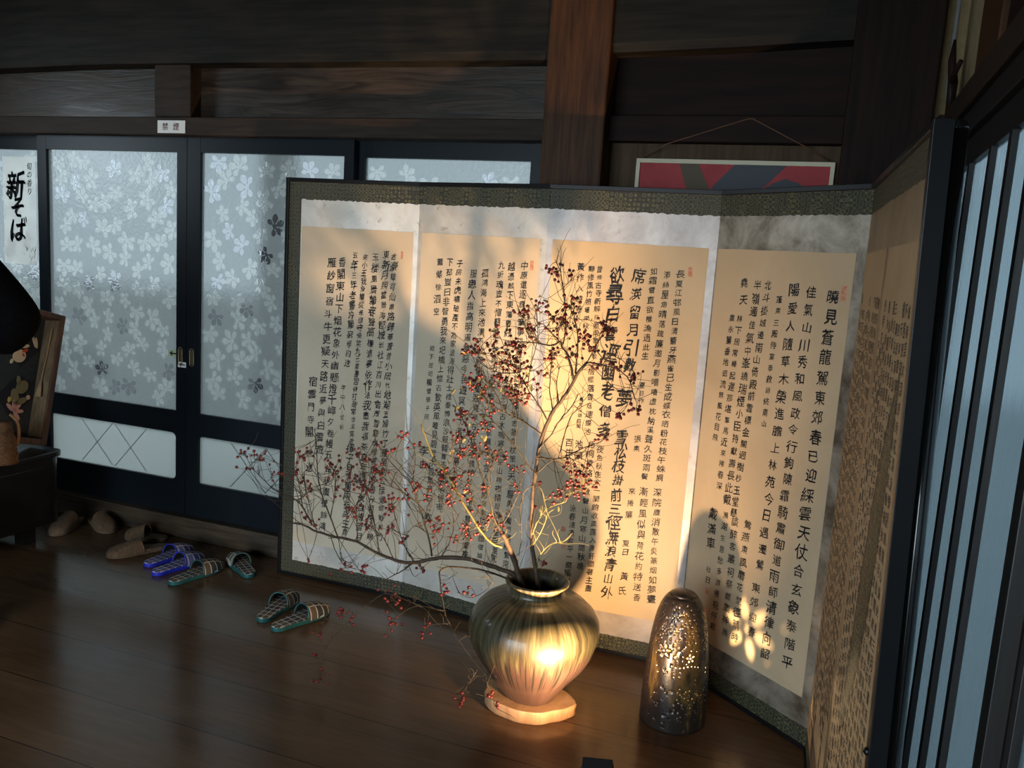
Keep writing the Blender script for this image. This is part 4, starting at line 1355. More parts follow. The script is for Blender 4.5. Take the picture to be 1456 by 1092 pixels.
sh = obj('pierced_shade', lm, lamp_mat(), lamp)
wl = sh.modifiers.new('weld', 'WELD')
wl.merge_threshold = 0.0004
so = sh.modifiers.new('wall', 'SOLIDIFY')
so.thickness = 0.0045
so.offset = -1
sk = MB().lathe([(0.03, 0.0), (0.03, 0.05), (0.018, 0.06), (0.014, 0.19), (0.014, 0.205)], 20)
obj('lamp_holder', sk, mat_plain('white_porcelain', (0.7, 0.68, 0.64), 0.4), lamp)
bm_ = MB().ball((0, 0, 0.225), 0.006, 14, 10, 0, (1, 1, 1.6))
obj('bulb', bm_, mat_plain('glowing_bulb', (1.0, 0.70, 0.36), 0.3, emit=6500.0), lamp)

# ------------------------------------------------------------------ floor spotlight
BLACK = mat_plain('matt_black_metal', (0.012, 0.011, 0.011), 0.45, 0.2)
fl = tag(empty('floor_spotlight', (-0.420, 2.057, 0.0)), 'small black floor spotlight at the bottom edge aimed at the vase and screen', 'spotlight')
T = Matrix.Translation((0, 0, 0.110)) @ Matrix.Rotation(radians(8), 4, 'Z') @ Matrix.Rotation(radians(-5), 4, 'Y') @ Matrix.Rotation(radians(38), 4, 'X')
hd = MB()
hd.box(-0.040, 0.040, -0.030, -0.024, -0.036, 0.036, 0, T).box(-0.040, -0.034, -0.024, 0.018, -0.036, 0.036, 0, T).box(0.034, 0.040, -0.024, 0.018, -0.036, 0.036, 0, T)
hd.box(-0.034, 0.034, -0.024, 0.018, 0.030, 0.036, 0, T).box(-0.034, 0.034, -0.024, 0.018, -0.036, -0.030, 0, T)
obj('housing', hd, BLACK, fl, bevel=0.0012)
obj('reflector', MB().box(-0.033, 0.033, 0.004, 0.008, -0.029, 0.029, 0, T), mat_plain('bright_reflector', (0.8, 0.78, 0.72), 0.2, 0.9), fl)
bk = MB().box(-0.048, -0.043, -0.010, 0.010, 0.008, 0.112).box(0.043, 0.048, -0.010, 0.010, 0.008, 0.112).box(-0.048, 0.048, -0.010, 0.010, 0.005, 0.010)
bk.tube([(-0.049, 0, 0.104), (-0.034, 0, 0.104)], 0.004, n=10).tube([(0.049, 0, 0.104), (0.034, 0, 0.104)], 0.004, n=10)
obj('bracket', bk, BLACK, fl)
obj('base', MB().lathe([(0.045, 0.0), (0.045, 0.006), (0.02, 0.009)], 28), BLACK, fl)
cd = MB().tube(smooth_path([(0, -0.03, 0.006), (0.02, -0.12, 0.004), (0.12, -0.22, 0.004), (0.2, -0.5, 0.004), (0.5, -0.8, 0.004)], 6), 0.0032, n=8)
obj('cord', cd, BLACK, fl)

# ------------------------------------------------------------------ slippers


def check_mat(name, base, line, s=42.0, lw=0.13, second=None):
    m, nt, bs = new_mat(name)
    tc = nt.nodes.new('ShaderNodeTexCoord')
    sx = nt.nodes.new('ShaderNodeSeparateXYZ')
    lk(nt, tc.outputs['Object'], sx.inputs[0])
    g = None
    for ax in (0, 1):
        f = math_n(nt, 'FRACT', math_n(nt, 'MULTIPLY', sx.outputs[ax], s if ax == 0 else s * 0.8))
        l = math_n(nt, 'LESS_THAN', f, lw)
        g = l if g is None else math_n(nt, 'MAXIMUM', g, l)
    c = mixc(nt, g, base, line)
    if second:
        f = math_n(nt, 'LESS_THAN', math_n(nt, 'FRACT', math_n(nt, 'MULTIPLY', sx.outputs[1], s * 0.2)), 0.5)
        b2 = mixc(nt, f, base, second)
        c = mixc(nt, g, b2, line)
    lk(nt, c, bs.inputs['Base Color'])
    bs.inputs['Roughness'].default_value = 0.85
    return m


CHK_G = check_mat('green_check_cloth', (0.030, 0.036, 0.036), (0.60, 0.54, 0.46), second=(0.10, 0.075, 0.05))
CHK_B = check_mat('blue_check_cloth', (0.045, 0.040, 0.14), (0.60, 0.60, 0.72), second=(0.14, 0.12, 0.24))
SOLE_G = mat_plain('green_vinyl', (0.012, 0.085, 0.085), 0.4)
SOLE_B = mat_plain('blue_vinyl', (0.020, 0.030, 0.42), 0.4)
FELT = mat_noise('brown_felt', (0.085, 0.052, 0.028), (0.155, 0.098, 0.054), 0.9, 60)
FELT_P = mat_noise('pale_brown_felt', (0.11, 0.072, 0.042), (0.20, 0.135, 0.085), 0.9, 60)
DARK_IN = mat_plain('dark_lining', (0.018, 0.014, 0.011), 0.9)


def outline_w(t):
    """half width of a slipper sole along its length, heel t=0 to toe t=1"""
    base = 0.031 + 0.016 * (0.5 - 0.5 * cos(pi * min(max((t - 0.15) / 0.60, 0), 1)))
    if t < 0.14:
        base *= sqrt(max(1 - ((0.14 - t) / 0.14) ** 2, 0))
    if t > 0.76:
        base *= sqrt(max(1 - ((t - 0.76) / 0.24) ** 2, 0))
    return base


def slipper_outline(L, g=1.0, n=26):
    ts = [0.5 - 0.5 * cos(pi * i / n) for i in range(n + 1)]
    R = [(outline_w(t) * g, t * L) for t in ts]
    Lf = [(-outline_w(t) * g, t * L) for t in ts]
    return R + Lf[::-1][1:-1]


def slipper(loc, ang, sole_m, top_m, vamp_m, edge_m, label, group, L=0.265, t0=0.50, H=0.056, th=0.018, roll=0.0):
    r = tag(empty('slipper', loc, (0, roll, ang)), label, 'slipper', group)
    s = MB().prism(slipper_outline(L), 0.0, th)
    obj('sole', s, sole_m, r, bevel=0.003)
    s = MB().prism([(x * 0.94, y * 0.985 + 0.002) for x, y in slipper_outline(L)], th, th + 0.0025)
    obj('insole', s, top_m, r)
    nu, nv = 18, 14
    vs, fs = [], []
    for shell in (0.0, -0.0025):
        for i in range(nu + 1):
            t = t0 + (1.0 - t0) * (1 - (1 - i / nu) ** 1.5)
            w = max(outline_w(t) + 0.001 + shell, 0.0005)
            h = (H * (1 - ((t - t0) / (1 - t0)) ** 1.8 * 0.62) + shell) * min(1, (w / 0.030) ** 0.6)
            for j in range(nv + 1):
                a = pi * j / nv
                x = -w * cos(a) * (abs(cos(a)) ** -0.15 if abs(cos(a)) > 1e-3 else 1)
                x = max(-w, min(w, x))
                y = t * L - (0.020 * (1 - (2 * j / nv - 1) ** 2) * -1 if i == 0 else 0) * 0.6
                vs.append((x, y, th * 0.55 + h * max(sin(a), 0.0) ** 0.75))
    S = (nu + 1) * (nv + 1)
    for q in range(2):
        for i in range(nu):
            for j in range(nv):
                a = q * S + i * (nv + 1) + j
                f = (a, a + 1, a + nv + 2, a + nv + 1)
                fs.append(f if q else tuple(reversed(f)))
    vm = MB().add(vs, fs, 0, True)
    for k in range(S, 2 * S):
        pass
    vm.m = [0] * (nu * nv) + [1] * (nu * nv)
    obj('vamp', vm, [vamp_m, DARK_IN], r)
    e = MB().tube([vs[j] for j in range(nv + 1)], 0.0028, n=6)
    obj('edge_binding', e, edge_m, r)
    return r


def ang_of(a, b):
    return atan2(b[1] - a[1], b[0] - a[0]) - pi / 2


def put(heel, toe, *args, **k):
    L = hypot(toe[0] - heel[0], toe[1] - heel[1])
    return slipper((heel[0], heel[1], 0.001), ang_of(heel, toe), *args, L=L, **k)


GS = 'checked house slippers on the floor'
put((-2.560, 2.735), (-2.515, 2.995), SOLE_B, CHK_B, CHK_B, SOLE_B, 'blue checked slipper touching the green checked one, nearer of the blue pair', GS)
put((-2.660, 2.795), (-2.630, 3.055), SOLE_B, CHK_B, CHK_B, SOLE_B, 'blue checked slipper beside the brown felt slippers, farther of the blue pair', GS)
put((-2.430, 2.690), (-2.385, 2.965), SOLE_G, CHK_G, CHK_G, SOLE_G, 'green checked slipper lying right beside the blue slippers', GS)
put((-2.190, 2.915), (-2.408, 3.070), SOLE_G, CHK_G, CHK_G, SOLE_G, 'green checked slipper turned sideways against the door step', GS)
put((-1.800, 2.530), (-1.725, 2.790), SOLE_G, CHK_G, CHK_G, SOLE_G, 'green checked slipper nearest the drooping berries, right one of the front pair', GS)
put((-1.885, 2.570), (-1.915, 2.840), SOLE_G, CHK_G, CHK_G, SOLE_G, 'green checked slipper, left one of the pair standing alone in front', GS)
GB = 'brown felt slippers by the door step'
put((-2.750, 3.030), (-2.885, 2.800), FELT, FELT, FELT, FELT, 'brown felt slipper with its toe to the room, beside the blue pair', GB, t0=0.42)
put((-2.820, 3.105), (-3.010, 3.040), FELT, FELT, FELT, FELT, 'brown felt slipper showing its dark round opening against the door step', GB, t0=0.45, H=0.066)
put((-3.385, 3.130), (-3.300, 2.885), FELT_P, FELT_P, FELT_P, FELT_P, 'pale brown slipper with its round toe to the viewer, next to the dark cabinet', GB, t0=0.35, H=0.07)
put((-3.335, 3.150), (-3.110, 3.050), FELT_P, FELT, FELT, FELT, 'brown slipper in the shade between the pale one and the door step', GB, t0=0.40, H=0.066)

# ------------------------------------------------------------------ dark cabinet with the things on it
CAB = mat_noise('black_lacquered_wood', (0.006, 0.006, 0.007), (0.014, 0.012, 0.011), 0.25, 4, (1, 8, 8), coat=0.3)
cb = tag(empty('cabinet', (-3.60, 2.25, 0)), 'low black lacquered cabinet with a rounded top corner at the left edge', 'cabinet')
q = MB()
P = [(-0.35, -0.65), (0.348, -0.65), (0.348, 0.60)] + [(0.348 - 0.05 + 0.05 * cos(t), 0.60 + 0.05 * sin(t)) for t in [i * pi / 2 / 6 for i in range(1, 7)]] + [(-0.35, 0.65)]
q.prism(P, 0.09, 0.405)
obj('carcass', q, CAB, cb, bevel=0.004)
q = MB()
q.prism([(x + (0.012 if x > 0 else -0.012), y + (0.012 if y > 0 else -0.012)) for x, y in P], 0.405, 0.43)
obj('top_board', q, CAB, cb, bevel=0.004)
for lx, ly in ((0.26, -0.58), (0.26, 0.52), (-0.29, -0.58), (-0.29, 0.52)):
    obj('leg', MB().box(lx - 0.03, lx + 0.03, ly - 0.03, ly + 0.03, 0.0, 0.09), CAB, cb)
for y0, y1 in ((-0.62, -0.02), (0.0, 0.58)):
    d = obj('sliding_door', MB().box(0.347, 0.355, y0, y1, 0.12, 0.37), CAB, cb, bevel=0.002)
    obj('finger_pull', MB().lathe([(0.016, 0), (0.016, 0.003), (0.011, 0.003), (0.010, 0.001)], 20), mat_plain('dark_brass', (0.15, 0.11, 0.06), 0.4, 0.9), d, (0.3555, (y0 + y1) / 2, 0.24), rot=(0, radians(90), 0))

# display tray leaning on the cabinet
TRW = mat_noise('rough_brown_wood', (0.060, 0.028, 0.013), (0.15, 0.072, 0.035), 0.6, 6, (9, 9, 1.2))
TRI = mat_noise('worn_pale_wood', (0.13, 0.085, 0.045), (0.26, 0.18, 0.10), 0.7, 7, (6, 6, 2))
CLOTH = mat_noise('dark_slate_cloth', (0.020, 0.026, 0.030), (0.032, 0.040, 0.046), 0.9, 120)
tr = tag(empty('display_tray', (-3.368, 2.875, 0.440), (0, 0, 0)), 'wooden tray frame propped on the cabinet showing fabric pieces on dark cloth', 'frame')
tr.rotation_euler = (Matrix.Rotation(radians(90), 4, 'Z') @ Matrix.Rotation(radians(15), 4, 'Y') @ Matrix.Rotation(radians(-4), 4, 'X')).to_euler()
TW, TH_, TD = 0.80, 0.62, 0.10
q = MB().box(-0.030, 0, -TD / 2, TD / 2, 0, TH_)
obj('frame_rail', q, [TRW], tr, bevel=0.004)
obj('frame_rail', MB().box(-TW, -TW + 0.03, -TD / 2, TD / 2, 0, TH_), TRW, tr, bevel=0.004)
obj('frame_rail', MB().box(-TW + .03, -0.03, -TD / 2, TD / 2, 0, 0.03), TRW, tr, bevel=0.004)
obj('frame_rail', MB().box(-TW + .03, -0.03, -TD / 2, TD / 2, TH_ - 0.026, TH_), TRW, tr, bevel=0.004)
q = MB().box(-0.0335, -0.0305, -TD / 2 + .006, TD / 2 - .012, 0.035, TH_ - 0.03)
obj('side_lining', q, TRI, tr)
obj('backing_cloth', MB().box(-TW + .03, -0.034, TD / 2 - 0.012, TD / 2 - 0.004, 0.03, TH_ - 0.026), CLOTH, tr)
YC = TD / 2 - 0.0125
C_ = {k: mat_plain(k + '_felt_piece', c, 0.9) for k, c in dict(pink=(0.62, 0.33, 0.27), cream=(0.68, 0.55, 0.38), red=(0.50, 0.07, 0.03), olive=(0.24, 0.20, 0.10), yellow=(0.60, 0.45, 0.10), navy=(0.010, 0.011, 0.018)).items()}


def flat(poly, d0, d1):
    return MB().prism(poly[::-1], 0, 1, 0, Matrix(((1, 0, 0, 0), (0, 0, d1 - d0, d0), (0, 1, 0, 0), (0, 0, 0, 1))))


def ell(cx, cz, a, b, rot=0, n=16):
    return [(cx + a * cos(t) * cos(rot) - b * sin(t) * sin(rot), cz + a * cos(t) * sin(rot) + b * sin(t) * cos(rot)) for t in [2 * pi * i / n for i in range(n)]]


def piece(nm, colr, polys, parent, d=0.004):
    q = MB()
    for p in polys:
        s = flat(p, YC - d, YC)
        q.add(s.v, s.f)
    return obj(nm, q, C_[colr], parent)


def diamond(cx, cz, r):
    return [(cx, cz - r), (cx + r * .9, cz), (cx, cz + r), (cx - r * .9, cz)]


for (cx, cz, kind) in ((-0.130, 0.445, 'rabbit'), (-0.140, 0.205, 'dragon'), (-0.36, 0.46, 'plain'), (-0.38, 0.21, 'plain')):
    card = piece('fabric_square', 'navy', [diamond(cx, cz, 0.098)], tr, 0.0015)
    if kind == 'rabbit':
        piece('flower_piece', 'pink', [ell(cx - 0.005 + 0.022 * cos(t), cz + 0.062 + 0.022 * sin(t), 0.017, 0.013, t) for t in [0.3 + 2 * pi * i / 5 for i in range(5)]], card)
        piece('rabbit_piece', 'cream', [ell(cx - .015, cz - .045, .034, .030, .4), ell(cx - .035, cz - .010, .022, .019), ell(cx + .004, cz + .004, .026, .009, .25), ell(cx - .050, cz - .075, .012, .007, 1.2)], card)
        piece('ribbon_piece', 'red', [ell(cx + .010, cz - .016, .017, .007, .5), ell(cx + .004, cz - .038, .009, .005, -.8)], card, 0.005)
        piece('bud_piece', 'cream', [ell(cx + .050, cz + .035, .030, .006, -1.1), ell(cx + .064, cz + .030, .026, .006, -1.3)], card)
    elif kind == 'dragon':
        piece('spotted_body_piece', 'olive', [ell(cx + .035, cz + .055, .035, .028, .8), ell(cx + .005, cz + .005, .020, .040, .3), ell(cx + .040, cz - .010, .034, .014, .5), ell(cx + .012, cz + .082, .010, .022, .2)], card)
        piece('curl_piece', 'cream', [ell(cx + .074, cz + .012, .011, .011)], card)
        piece('bead_piece', 'yellow', [ell(cx - .022, cz - .010, .008, .013)], card)
        piece('maple_leaf_piece', 'pink', [ell(cx + .010 + .026 * cos(t), cz - .060 + .026 * sin(t), .026, .009, t) for t in (0.1, 0.9, 1.7, 2.5, -0.8)], card)
    else:
        piece('flower_piece', 'pink' if cx > -.48 else 'red', [ell(cx + 0.03 * cos(t), cz + 0.03 * sin(t), 0.022, 0.016, t) for t in [0.3 + 2 * pi * i / 5 for i in range(5)]], card)
q = MB().tube(smooth_path([(-0.042, -0.020, 0.55), (-0.040, -0.012, 0.42), (-0.042, -0.004, 0.33), (-0.043, -0.006, 0.24)], 5), 0.0022, n=6)
for k in range(5):
    q.tube([(-0.043, -0.006 + .002 * k, 0.30), (-0.046, -0.016 + 0.007 * k, 0.225)], 0.0025, 0.004, 6)
obj('dried_stalk', q, mat_plain('dry_straw', (0.42, 0.29, 0.15), 0.8), tr)

# straw basket in front of the tray
STRAW = mat_noise('brown_straw', (0.10, 0.045, 0.020), (0.24, 0.12, 0.05), 0.85, 70, (1, 1, 3))
bs_ = tag(empty('straw_basket', (-3.255, 2.600, 0.431)), 'small brown straw cone basket on the cabinet in front of the propped tray', 'basket')
q = MB()
N = 36
pr = [(0.062 - 0.003 * (i % 2) - 0.0008 * i * (1 if i < 12 else 1.7), 0.010 * i) for i in range(19)]
q.lathe(pr, N)
obj('woven_body', q, STRAW, bs_)
q = MB()
rs = random.Random(2)
for k in range(38):
    a = rs.uniform(0, 2 * pi)
    z = rs.uniform(0.02, 0.17)
    r = 0.064 - 0.3 * z * 0.30
    q.tube([(r * cos(a), r * sin(a), z), ((r + .008) * cos(a + .3), (r + .008) * sin(a + .3), z + .02)], 0.0015, 0.0008, 4)
obj('loose_straw', q, STRAW, bs_)['kind'] = 'stuff'
obj('bent_handle', MB().tube(smooth_path([(0.030, 0.045, 0.07), (0.030, 0.055, 0.13), (0.025, 0.050, 0.18), (0.01, 0.03, 0.21)], 5), 0.008, 0.006, 8), mat_plain('orange_wood', (0.38, 0.19, 0.07), 0.6), bs_)

# ------------------------------------------------------------------ papers, picture, pole, hook


def flat_text(mb, ch, cx, y, cz, size, mi=0, off=0.016, kx=1.0, sl=0.0):
    vs, fs = _glyphs[(ch, 0.0)]
    for k in (-1, 0, 1):
        w = k * off * (1.0 + 0.5 * (off > 0.02))
        mb.add([(cx + (x + w * (0.6 + 0.5 * sin(6 * v)) + sl * (v - .36)) * size * kx, y, cz + (v - 0.7 * w - 0.36 + (0.03 * sin(5 * x) if sl else 0)) * size) for x, v in vs], fs, mi)


WHITE = mat_plain('white_paper', (0.88, 0.86, 0.81), 0.8)
pm, nt, bs9 = new_mat('thin_white_paper')
bs9.inputs['Base Color'].default_value = (0.88, 0.86, 0.81, 1)
bs9.inputs['Roughness'].default_value = 0.8
tl9 = nt.nodes.new('ShaderNodeBsdfTranslucent')
tl9.inputs[0].default_value = (0.95, 0.93, 0.88, 1)
ad9 = nt.nodes.new('ShaderNodeAddShader')
lk(nt, bs9.outputs[0], ad9.inputs[0])
lk(nt, tl9.outputs[0], ad9.inputs[1])
lk(nt, ad9.outputs[0], nt.nodes['Material Output'].inputs[0])
po = tag(obj('poster', MB().add([(-4.035, 3.2655, 1.256), (-3.808, 3.2655, 1.256), (-3.808, 3.2655, 1.80), (-4.035, 3.2655, 1.80)], [(0, 1, 2, 3)]), pm), 'tall white paper with brushed black writing stuck on the leftmost glass door', 'poster')
q = MB()
for ch, cx, cz, s in (('新', -3.945, 1.655, .150), ('そ', -3.935, 1.545, .120), ('ば', -3.935, 1.430, .135)):
    flat_text(q, ch, cx, 3.2648, cz, s, 0, .030, 0.9, 0.12)
for k, ch in enumerate('旬の香り'):
    flat_text(q, ch, -3.850, 3.2648, 1.755 - 0.042 * k, .040, 0, .008, 0.9, 0.1)
obj('lettering', q, INK, po)
q = MB()
rs = random.Random(5)
for k in range(14):
    x, z = -3.86 + rs.uniform(-.035, .04), 1.30 + rs.uniform(-.02, .035)
    a = rs.uniform(0.8, 2.4)
    q.add([(x, 3.2648, z), (x + .004, 3.2648, z), (x + .03 * cos(a), 3.2648, z + .03 * sin(a))], [(0, 1, 2)])
obj('ink_sketch', q, mat_plain('grey_ink', (0.12, 0.12, 0.11), 0.8), po)

sg = tag(obj('notice', MB().box(-2.938, -2.782, 3.167, 3.1695, 1.914, 1.970), WHITE), 'small white no-smoking notice with red characters on the beam above the doors', 'sign')
q = MB()
flat_text(q, '禁', -2.893, 3.1664, 1.942, .036, 0, .006)
flat_text(q, '煙', -2.832, 3.1664, 1.942, .036, 0, .006)
obj('lettering', q, mat_plain('red_print', (0.72, 0.03, 0.03), 0.7), sg)


def arrow(x, z, s, y):
    return [(x - s, y, z), (x - s * .2, y, z + s * .6), (x - s * .2, y, z + s * .15), (x + s, y, z + s * .15), (x + s, y, z - s * .15), (x - s * .2, y, z - s * .15), (x - s * .2, y, z - s * .6)]


for (x, z, w, h, m, lab, y) in ((-2.897, 0.892, .030, .016, mat_plain('pale_green_paper', (0.60, 0.72, 0.45), 0.8), 'pale green arrow sticker on the glass beside the door pull', 3.2265),
                                (-2.832, 0.845, .024, .013, WHITE, 'white arrow sticker on the dark door stile below the pull', 3.2125)):
    st = tag(obj('sticker', MB().box(x - w, x + w, y, y + .0008, z - h, z + h), m), lab, 'sticker')
    obj('arrow', MB().add(arrow(x, z, w * .75, y - .0004), [(0, 1, 2), (0, 2, 6), (2, 3, 4), (2, 4, 5)] if False else [(0, 1, 2, 5, 6), (2, 3, 4, 5)]), INK, st)

# framed red picture in the boarded bay
fp = tag(empty('framed_picture', (-0.355, 3.205, 1.30)), 'framed painting with red ground and dark strokes hanging behind the screen', 'picture')
q = MB()
q.box(-0.350, 0.350, -0.010, 0.010, 0.535, 0.550).box(-0.350, 0.350, -0.010, 0.010, 0.0, 0.015)
q.box(-0.350, -0.336, -0.010, 0.010, 0.015, 0.535).box(0.336, 0.350, -0.010, 0.010, 0.015, 0.535)
obj('picture_frame', q, mat_plain('cream_frame', (0.62, 0.55, 0.38), 0.5), fp)
cv = obj('canvas', MB().box(-0.336, 0.336, -0.002, 0.006, 0.015, 0.535), mat_noise('crimson_paint', (0.33, 0.030, 0.035), (0.42, 0.05, 0.055), 0.7, 8), fp)
q = MB()
q.add([(x, -0.0026, z) for x, z in ((-0.19, 0.535), (-0.12, 0.535), (-0.065, 0.43), (-0.14, 0.40))], [(0, 1, 2, 3)], 0)
q.add([(x, -0.0028, z) for x, z in ((0.01, 0.535), (0.19, 0.535), (0.12, 0.46), (0.0, 0.40), (-0.12, 0.33), (-0.06, 0.46))], [(0, 1, 2, 3, 4, 5)], 1)
q.add([(x, -0.0030, z) for x, z in ((0.10, 0.44), (0.15, 0.475), (0.19, 0.490), (0.24, 0.475), (0.27, 0.44), (0.18, 0.36))], [(0, 5, 4, 3, 2, 1)], 1)
q.add([(x, -0.0024, z) for x, z in ((-0.28, 0.10), (0.25, 0.12), (0.28, 0.20), (-0.25, 0.18))], [(0, 1, 2, 3)], 1)
obj('brush_strokes', q, [mat_plain('brown_paint', (0.10, 0.075, 0.045), 0.7), mat_plain('slate_paint', (0.035, 0.042, 0.052), 0.6)], cv)
q = MB().tube([(-0.335, 0.0, 0.552), (-0.24, -0.040, 0.598), (0.045, -0.040, 0.690), (0.06, -0.040, 0.690), (0.24, -0.040, 0.600), (0.335, 0.0, 0.552)], 0.002, n=6)
obj('hanging_cord', q, mat_plain('brown_cord', (0.16, 0.07, 0.035), 0.7), fp)

pl = tag(obj('pole', MB().tube([(0.052, -0.01, 0.0), (0.0, 0.0, 1.72)], 0.0165, n=20).ball((0, 0, 1.72), 0.0165, 20, 10), mat_plain('polished_black_pole', (0.012, 0.011, 0.011), 0.16, 0.1, 0.5), None, (0.190, 1.670, 0.001)),
         'slim polished black pole standing between the screen end and the lattice window', 'pole')

hk = tag(empty('wall_hook', (0.30, 3.02, 2.04)), 'dark wooden hook fixed on the ochre plaster above the lattice window', 'hook')
q = MB().tube([(0.012, 0.0, -0.06), (0.01, 0.0, 0.04), (0.0, 0.0, 0.10), (0.0, 0.0, 0.165)], 0.012, n=10, radii=[0.013, 0.015, 0.012, 0.004])
obj('shank', q, WOOD_CORNER, hk)
obj('arm', MB().tube(smooth_path([(0.01, 0.0, 0.045), (0.0, -0.06, 0.035), (0.012, -0.12, 0.075)], 4), 0.010, 0.007, 8), WOOD_RED, hk)
obj('cord', MB().tube([(0.0, -0.05, 0.03), (0.005, -0.05, -0.035)], 0.003, n=6), INK, hk)
tag(obj('cable', MB().tube(smooth_path([(0.302, 3.06, 2.84), (0.302, 3.06, 2.40), (0.302, 3.06, 2.10), (0.306, 3.052, 2.03), (0.318, 3.03, 2.004)], 6), 0.007, n=10), mat_plain('grey_cable', (0.16, 0.16, 0.16), 0.5)), 'grey cable running down the dark corner post beside the plaster', 'cable')

# ------------------------------------------------------------------ person at the left edge, seen from behind
SKIN = mat_noise('skin', (0.42, 0.25, 0.17), (0.48, 0.29, 0.20), 0.5, 30)
TOP = mat_noise('black_knit', (0.002, 0.002, 0.0025), (0.004, 0.004, 0.0045), 0.95, 90, spec=0.05)
APRON = mat_noise('dark_navy_cloth', (0.010, 0.012, 0.018), (0.017, 0.020, 0.028), 0.9, 80, spec=0.1)
HAIR = mat_noise('black_hair', (0.008, 0.007, 0.006), (0.016, 0.013, 0.011), 0.45, 40, (8, 8, 1))


def skin_obj(name, verts, edges, radii, m, parent=None, loc=None, sub=2, root=0):
    me = bpy.data.meshes.new(name)
    me.from_pydata(verts, edges, [])
    me.materials.append(m)
    o = bpy.data.objects.new(name, me)
    COL.objects.link(o)
    if parent:
        o.parent = parent
    if loc:
        o.location = loc
    k = o.modifiers.new('skin', 'SKIN')
    k.use_smooth_shade = True
    for i, r in enumerate(radii):
        sv = me.skin_vertices[0].data[i]
        sv.radius = r if isinstance(r, tuple) else (r, r)
        sv.use_root = i == root
    s = o.modifiers.new('sub', 'SUBSURF')
    s.levels = s.render_levels = sub
    return o


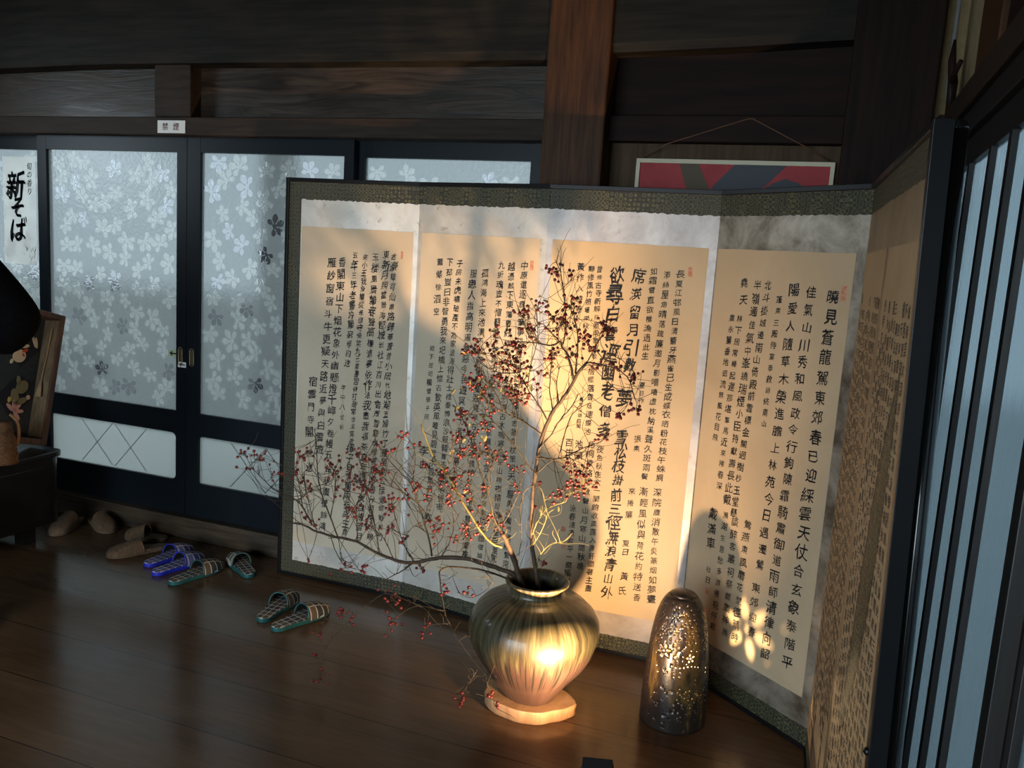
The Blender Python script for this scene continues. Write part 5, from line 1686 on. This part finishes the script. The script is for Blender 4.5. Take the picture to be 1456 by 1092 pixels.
def person():
    # local frame: faces +y (towards the tray and doors), right arm on +x
    J = {'pelvis': (0, 0, .90), 'belly': (0, .005, 1.02), 'chest': (0, 0, 1.18), 'upper': (0, -.01, 1.29), 'neck': (0, 0, 1.385), 'jaw': (0, .012, 1.43), 'head': (0, .012, 1.50), 'crown': (0, .0, 1.565),
         'shr': (.165, -.01, 1.315), 'elr': (.355, -.030, 1.105), 'wrr': (.13, .150, .99), 'par': (.075, .180, .985),
         'shl': (-.165, -.01, 1.315), 'ell': (-.245, .0, 1.09), 'wrl': (-.10, .18, 1.0), 'pal': (-.065, .225, .995),
         'hir': (.09, 0, .85), 'knr': (.095, .01, .46), 'anr': (.095, -.015, .085), 'tor': (.105, .13, .03),
         'hil': (-.09, 0, .85), 'knl': (-.095, .01, .46), 'anl': (-.095, -.015, .085), 'tol': (-.105, .13, .03)}
    Rr = {'pelvis': (.135, .10), 'belly': (.125, .095), 'chest': (.135, .10), 'upper': (.12, .085), 'neck': .052, 'jaw': (.060, .070), 'head': (.076, .092), 'crown': (.060, .070),
          'shr': .052, 'elr': .040, 'wrr': .026, 'par': (.034, .018), 'shl': .052, 'ell': .040, 'wrl': .026, 'pal': (.034, .018),
          'hir': .085, 'knr': .058, 'anr': .040, 'tor': (.040, .026), 'hil': .085, 'knl': .058, 'anl': .040, 'tol': (.040, .026)}
    E_ = [('pelvis', 'belly'), ('belly', 'chest'), ('chest', 'upper'), ('upper', 'neck'), ('neck', 'jaw'), ('jaw', 'head'), ('head', 'crown'), ('upper', 'shr'), ('shr', 'elr'), ('elr', 'wrr'), ('wrr', 'par'),
          ('upper', 'shl'), ('shl', 'ell'), ('ell', 'wrl'), ('wrl', 'pal'), ('pelvis', 'hir'), ('hir', 'knr'), ('knr', 'anr'), ('anr', 'tor'), ('pelvis', 'hil'), ('hil', 'knl'), ('knl', 'anl'), ('anl', 'tol')]
    keys = list(J)
    V = [J[k] for k in keys]
    E2 = [(keys.index(a), keys.index(b)) for a, b in E_]
    Rv = [Rr[k] for k in keys]
    for s in (1, -1):                                            # five fingers on each hand
        palm = 'par' if s > 0 else 'pal'
        pi_ = keys.index(palm)
        px, py, pz = J[palm]
        for k, (dx, L) in enumerate(((-.026, .058), (-.009, .070), (.009, .074), (.026, .066))):
            a = len(V)
            b0 = Vector((px + s * -.010 + dx * .9, py + .030, pz + .004))
            V += [tuple(b0), tuple(b0 + Vector((-.010 * s, L * .5, -.006))), tuple(b0 + Vector((-.022 * s, L * .80, -.032)))]
            Rv += [.0095, .0085, .007]
            E2 += [(pi_, a), (a, a + 1), (a + 1, a + 2)]
        a = len(V)
        b0 = Vector((px - s * .030, py - .004, pz - .004))
        V += [tuple(b0), tuple(b0 + Vector((-.016 * s, .026, -.010))), tuple(b0 + Vector((-.018 * s, .050, -.020)))]
        Rv += [.011, .0095, .008]
        E2 += [(pi_, a), (a, a + 1), (a + 1, a + 2)]
    r = skin_obj('person', V, E2, Rv, SKIN, None, (-2.845, 1.990, 0.0))
    r.scale = (1.02, 1.02, 1.025)
    r.rotation_euler = (0, 0, radians(20))
    tag(r, 'person in a black top and dark navy apron, bent elbow at the left edge', 'person')
    # black top with wide sleeves
    T = {'hem': (0, .0, .86), 'bel': (0, .005, 1.02), 'che': (0, 0, 1.18), 'upp': (0, -.01, 1.30), 'col': (0, -.002, 1.362),
         'shr': (.165, -.012, 1.31), 'mir': (.265, -.020, 1.20), 'elr': (.362, -.030, 1.105), 'cur': (.175, .115, 1.005),
         'shl': (-.165, -.012, 1.31), 'mil': (-.215, -.01, 1.19), 'ell': (-.252, .0, 1.09), 'cul': (-.15, .11, 1.035)}
    TR = {'hem': (.165, .13), 'bel': (.155, .12), 'che': (.160, .122), 'upp': (.135, .10), 'col': (.068, .066), 'shr': .072, 'mir': .074, 'elr': .075, 'cur': .055, 'shl': .072, 'mil': .074, 'ell': .075, 'cul': .055}
    kk = list(T)
    skin_obj('black_top', [T[k] for k in kk], [(kk.index(a), kk.index(b)) for a, b in (('hem', 'bel'), ('bel', 'che'), ('che', 'upp'), ('upp', 'col'), ('upp', 'shr'), ('shr', 'mir'), ('mir', 'elr'), ('elr', 'cur'), ('upp', 'shl'), ('shl', 'mil'), ('mil', 'ell'), ('ell', 'cul'))],
             [TR[k] for k in kk], TOP, r)
    q = MB()
    pr = [(0.150, 0.98), (0.158, 0.90), (0.166, 0.75), (0.176, 0.55), (0.182, 0.36), (0.178, 0.36), (0.162, 0.75), (0.146, 0.98)]
    n = 48
    vs, fs = [], []
    for rr, z in pr:
        for k in range(n):
            w = 2 * pi * k / n
            f = 1 + 0.035 * sin(9 * w) * (1.0 - z)
            vs.append((rr * cos(w) * f, rr * 0.80 * sin(w) * f, z))
    fs = [(i * n + k, i * n + (k + 1) % n, (i + 1) * n + (k + 1) % n, (i + 1) * n + k) for i in range(len(pr) - 1) for k in range(n)]
    q.add(vs, fs, 0, True)
    obj('apron_skirt', q, APRON, r)
    q = MB().ball((0, -0.012, 1.525), 0.098, 20, 14, 0, (0.93, 1.06, 0.98))
    q.v = [(x, y, z) for x, y, z in q.v]
    keep = [i for i, f in enumerate(q.f) if not (sum(q.v[k][1] for k in f) / len(f) > 0.045 and sum(q.v[k][2] for k in f) / len(f) < 1.555)]
    q.f, q.m, q.sm = [q.f[i] for i in keep], [q.m[i] for i in keep], [q.sm[i] for i in keep]
    q.ball((0, -0.115, 1.50), 0.038, 14, 10)
    obj('hair', q, HAIR, r)
    for s in (1, -1):
        e = MB().ball((s * .030, .098, 1.497), 0.011, 12, 8, 0, (1.2, .6, .7))
        e.ball((s * .030, .104, 1.497), 0.0055, 10, 6, 1)
        obj('eye', e, [mat_plain('eye_white', (0.75, 0.73, 0.70), 0.3), HAIR], r)
        obj('ear', MB().ball((s * .083, .005, 1.487), 0.026, 12, 8, 0, (.35, .7, 1)), SKIN, r)
        obj('shoe', MB().prism([(s * .1 + x, y) for x, y in [(0.045 * cos(t), 0.035 + 0.135 * sin(t)) for t in [2 * pi * i / 24 for i in range(24)]]], 0.001, 0.055), DARK_IN, r, bevel=0.012)
    obj('nose', MB().ball((0, .110, 1.472), 0.014, 12, 8, 0, (.8, 1.1, 1.3)), SKIN, r)
    obj('mouth', MB().ball((0, .098, 1.436), 0.020, 12, 6, 0, (1.1, .4, .28)), mat_plain('lips', (0.38, 0.14, 0.12), 0.5), r)
    return r


person()
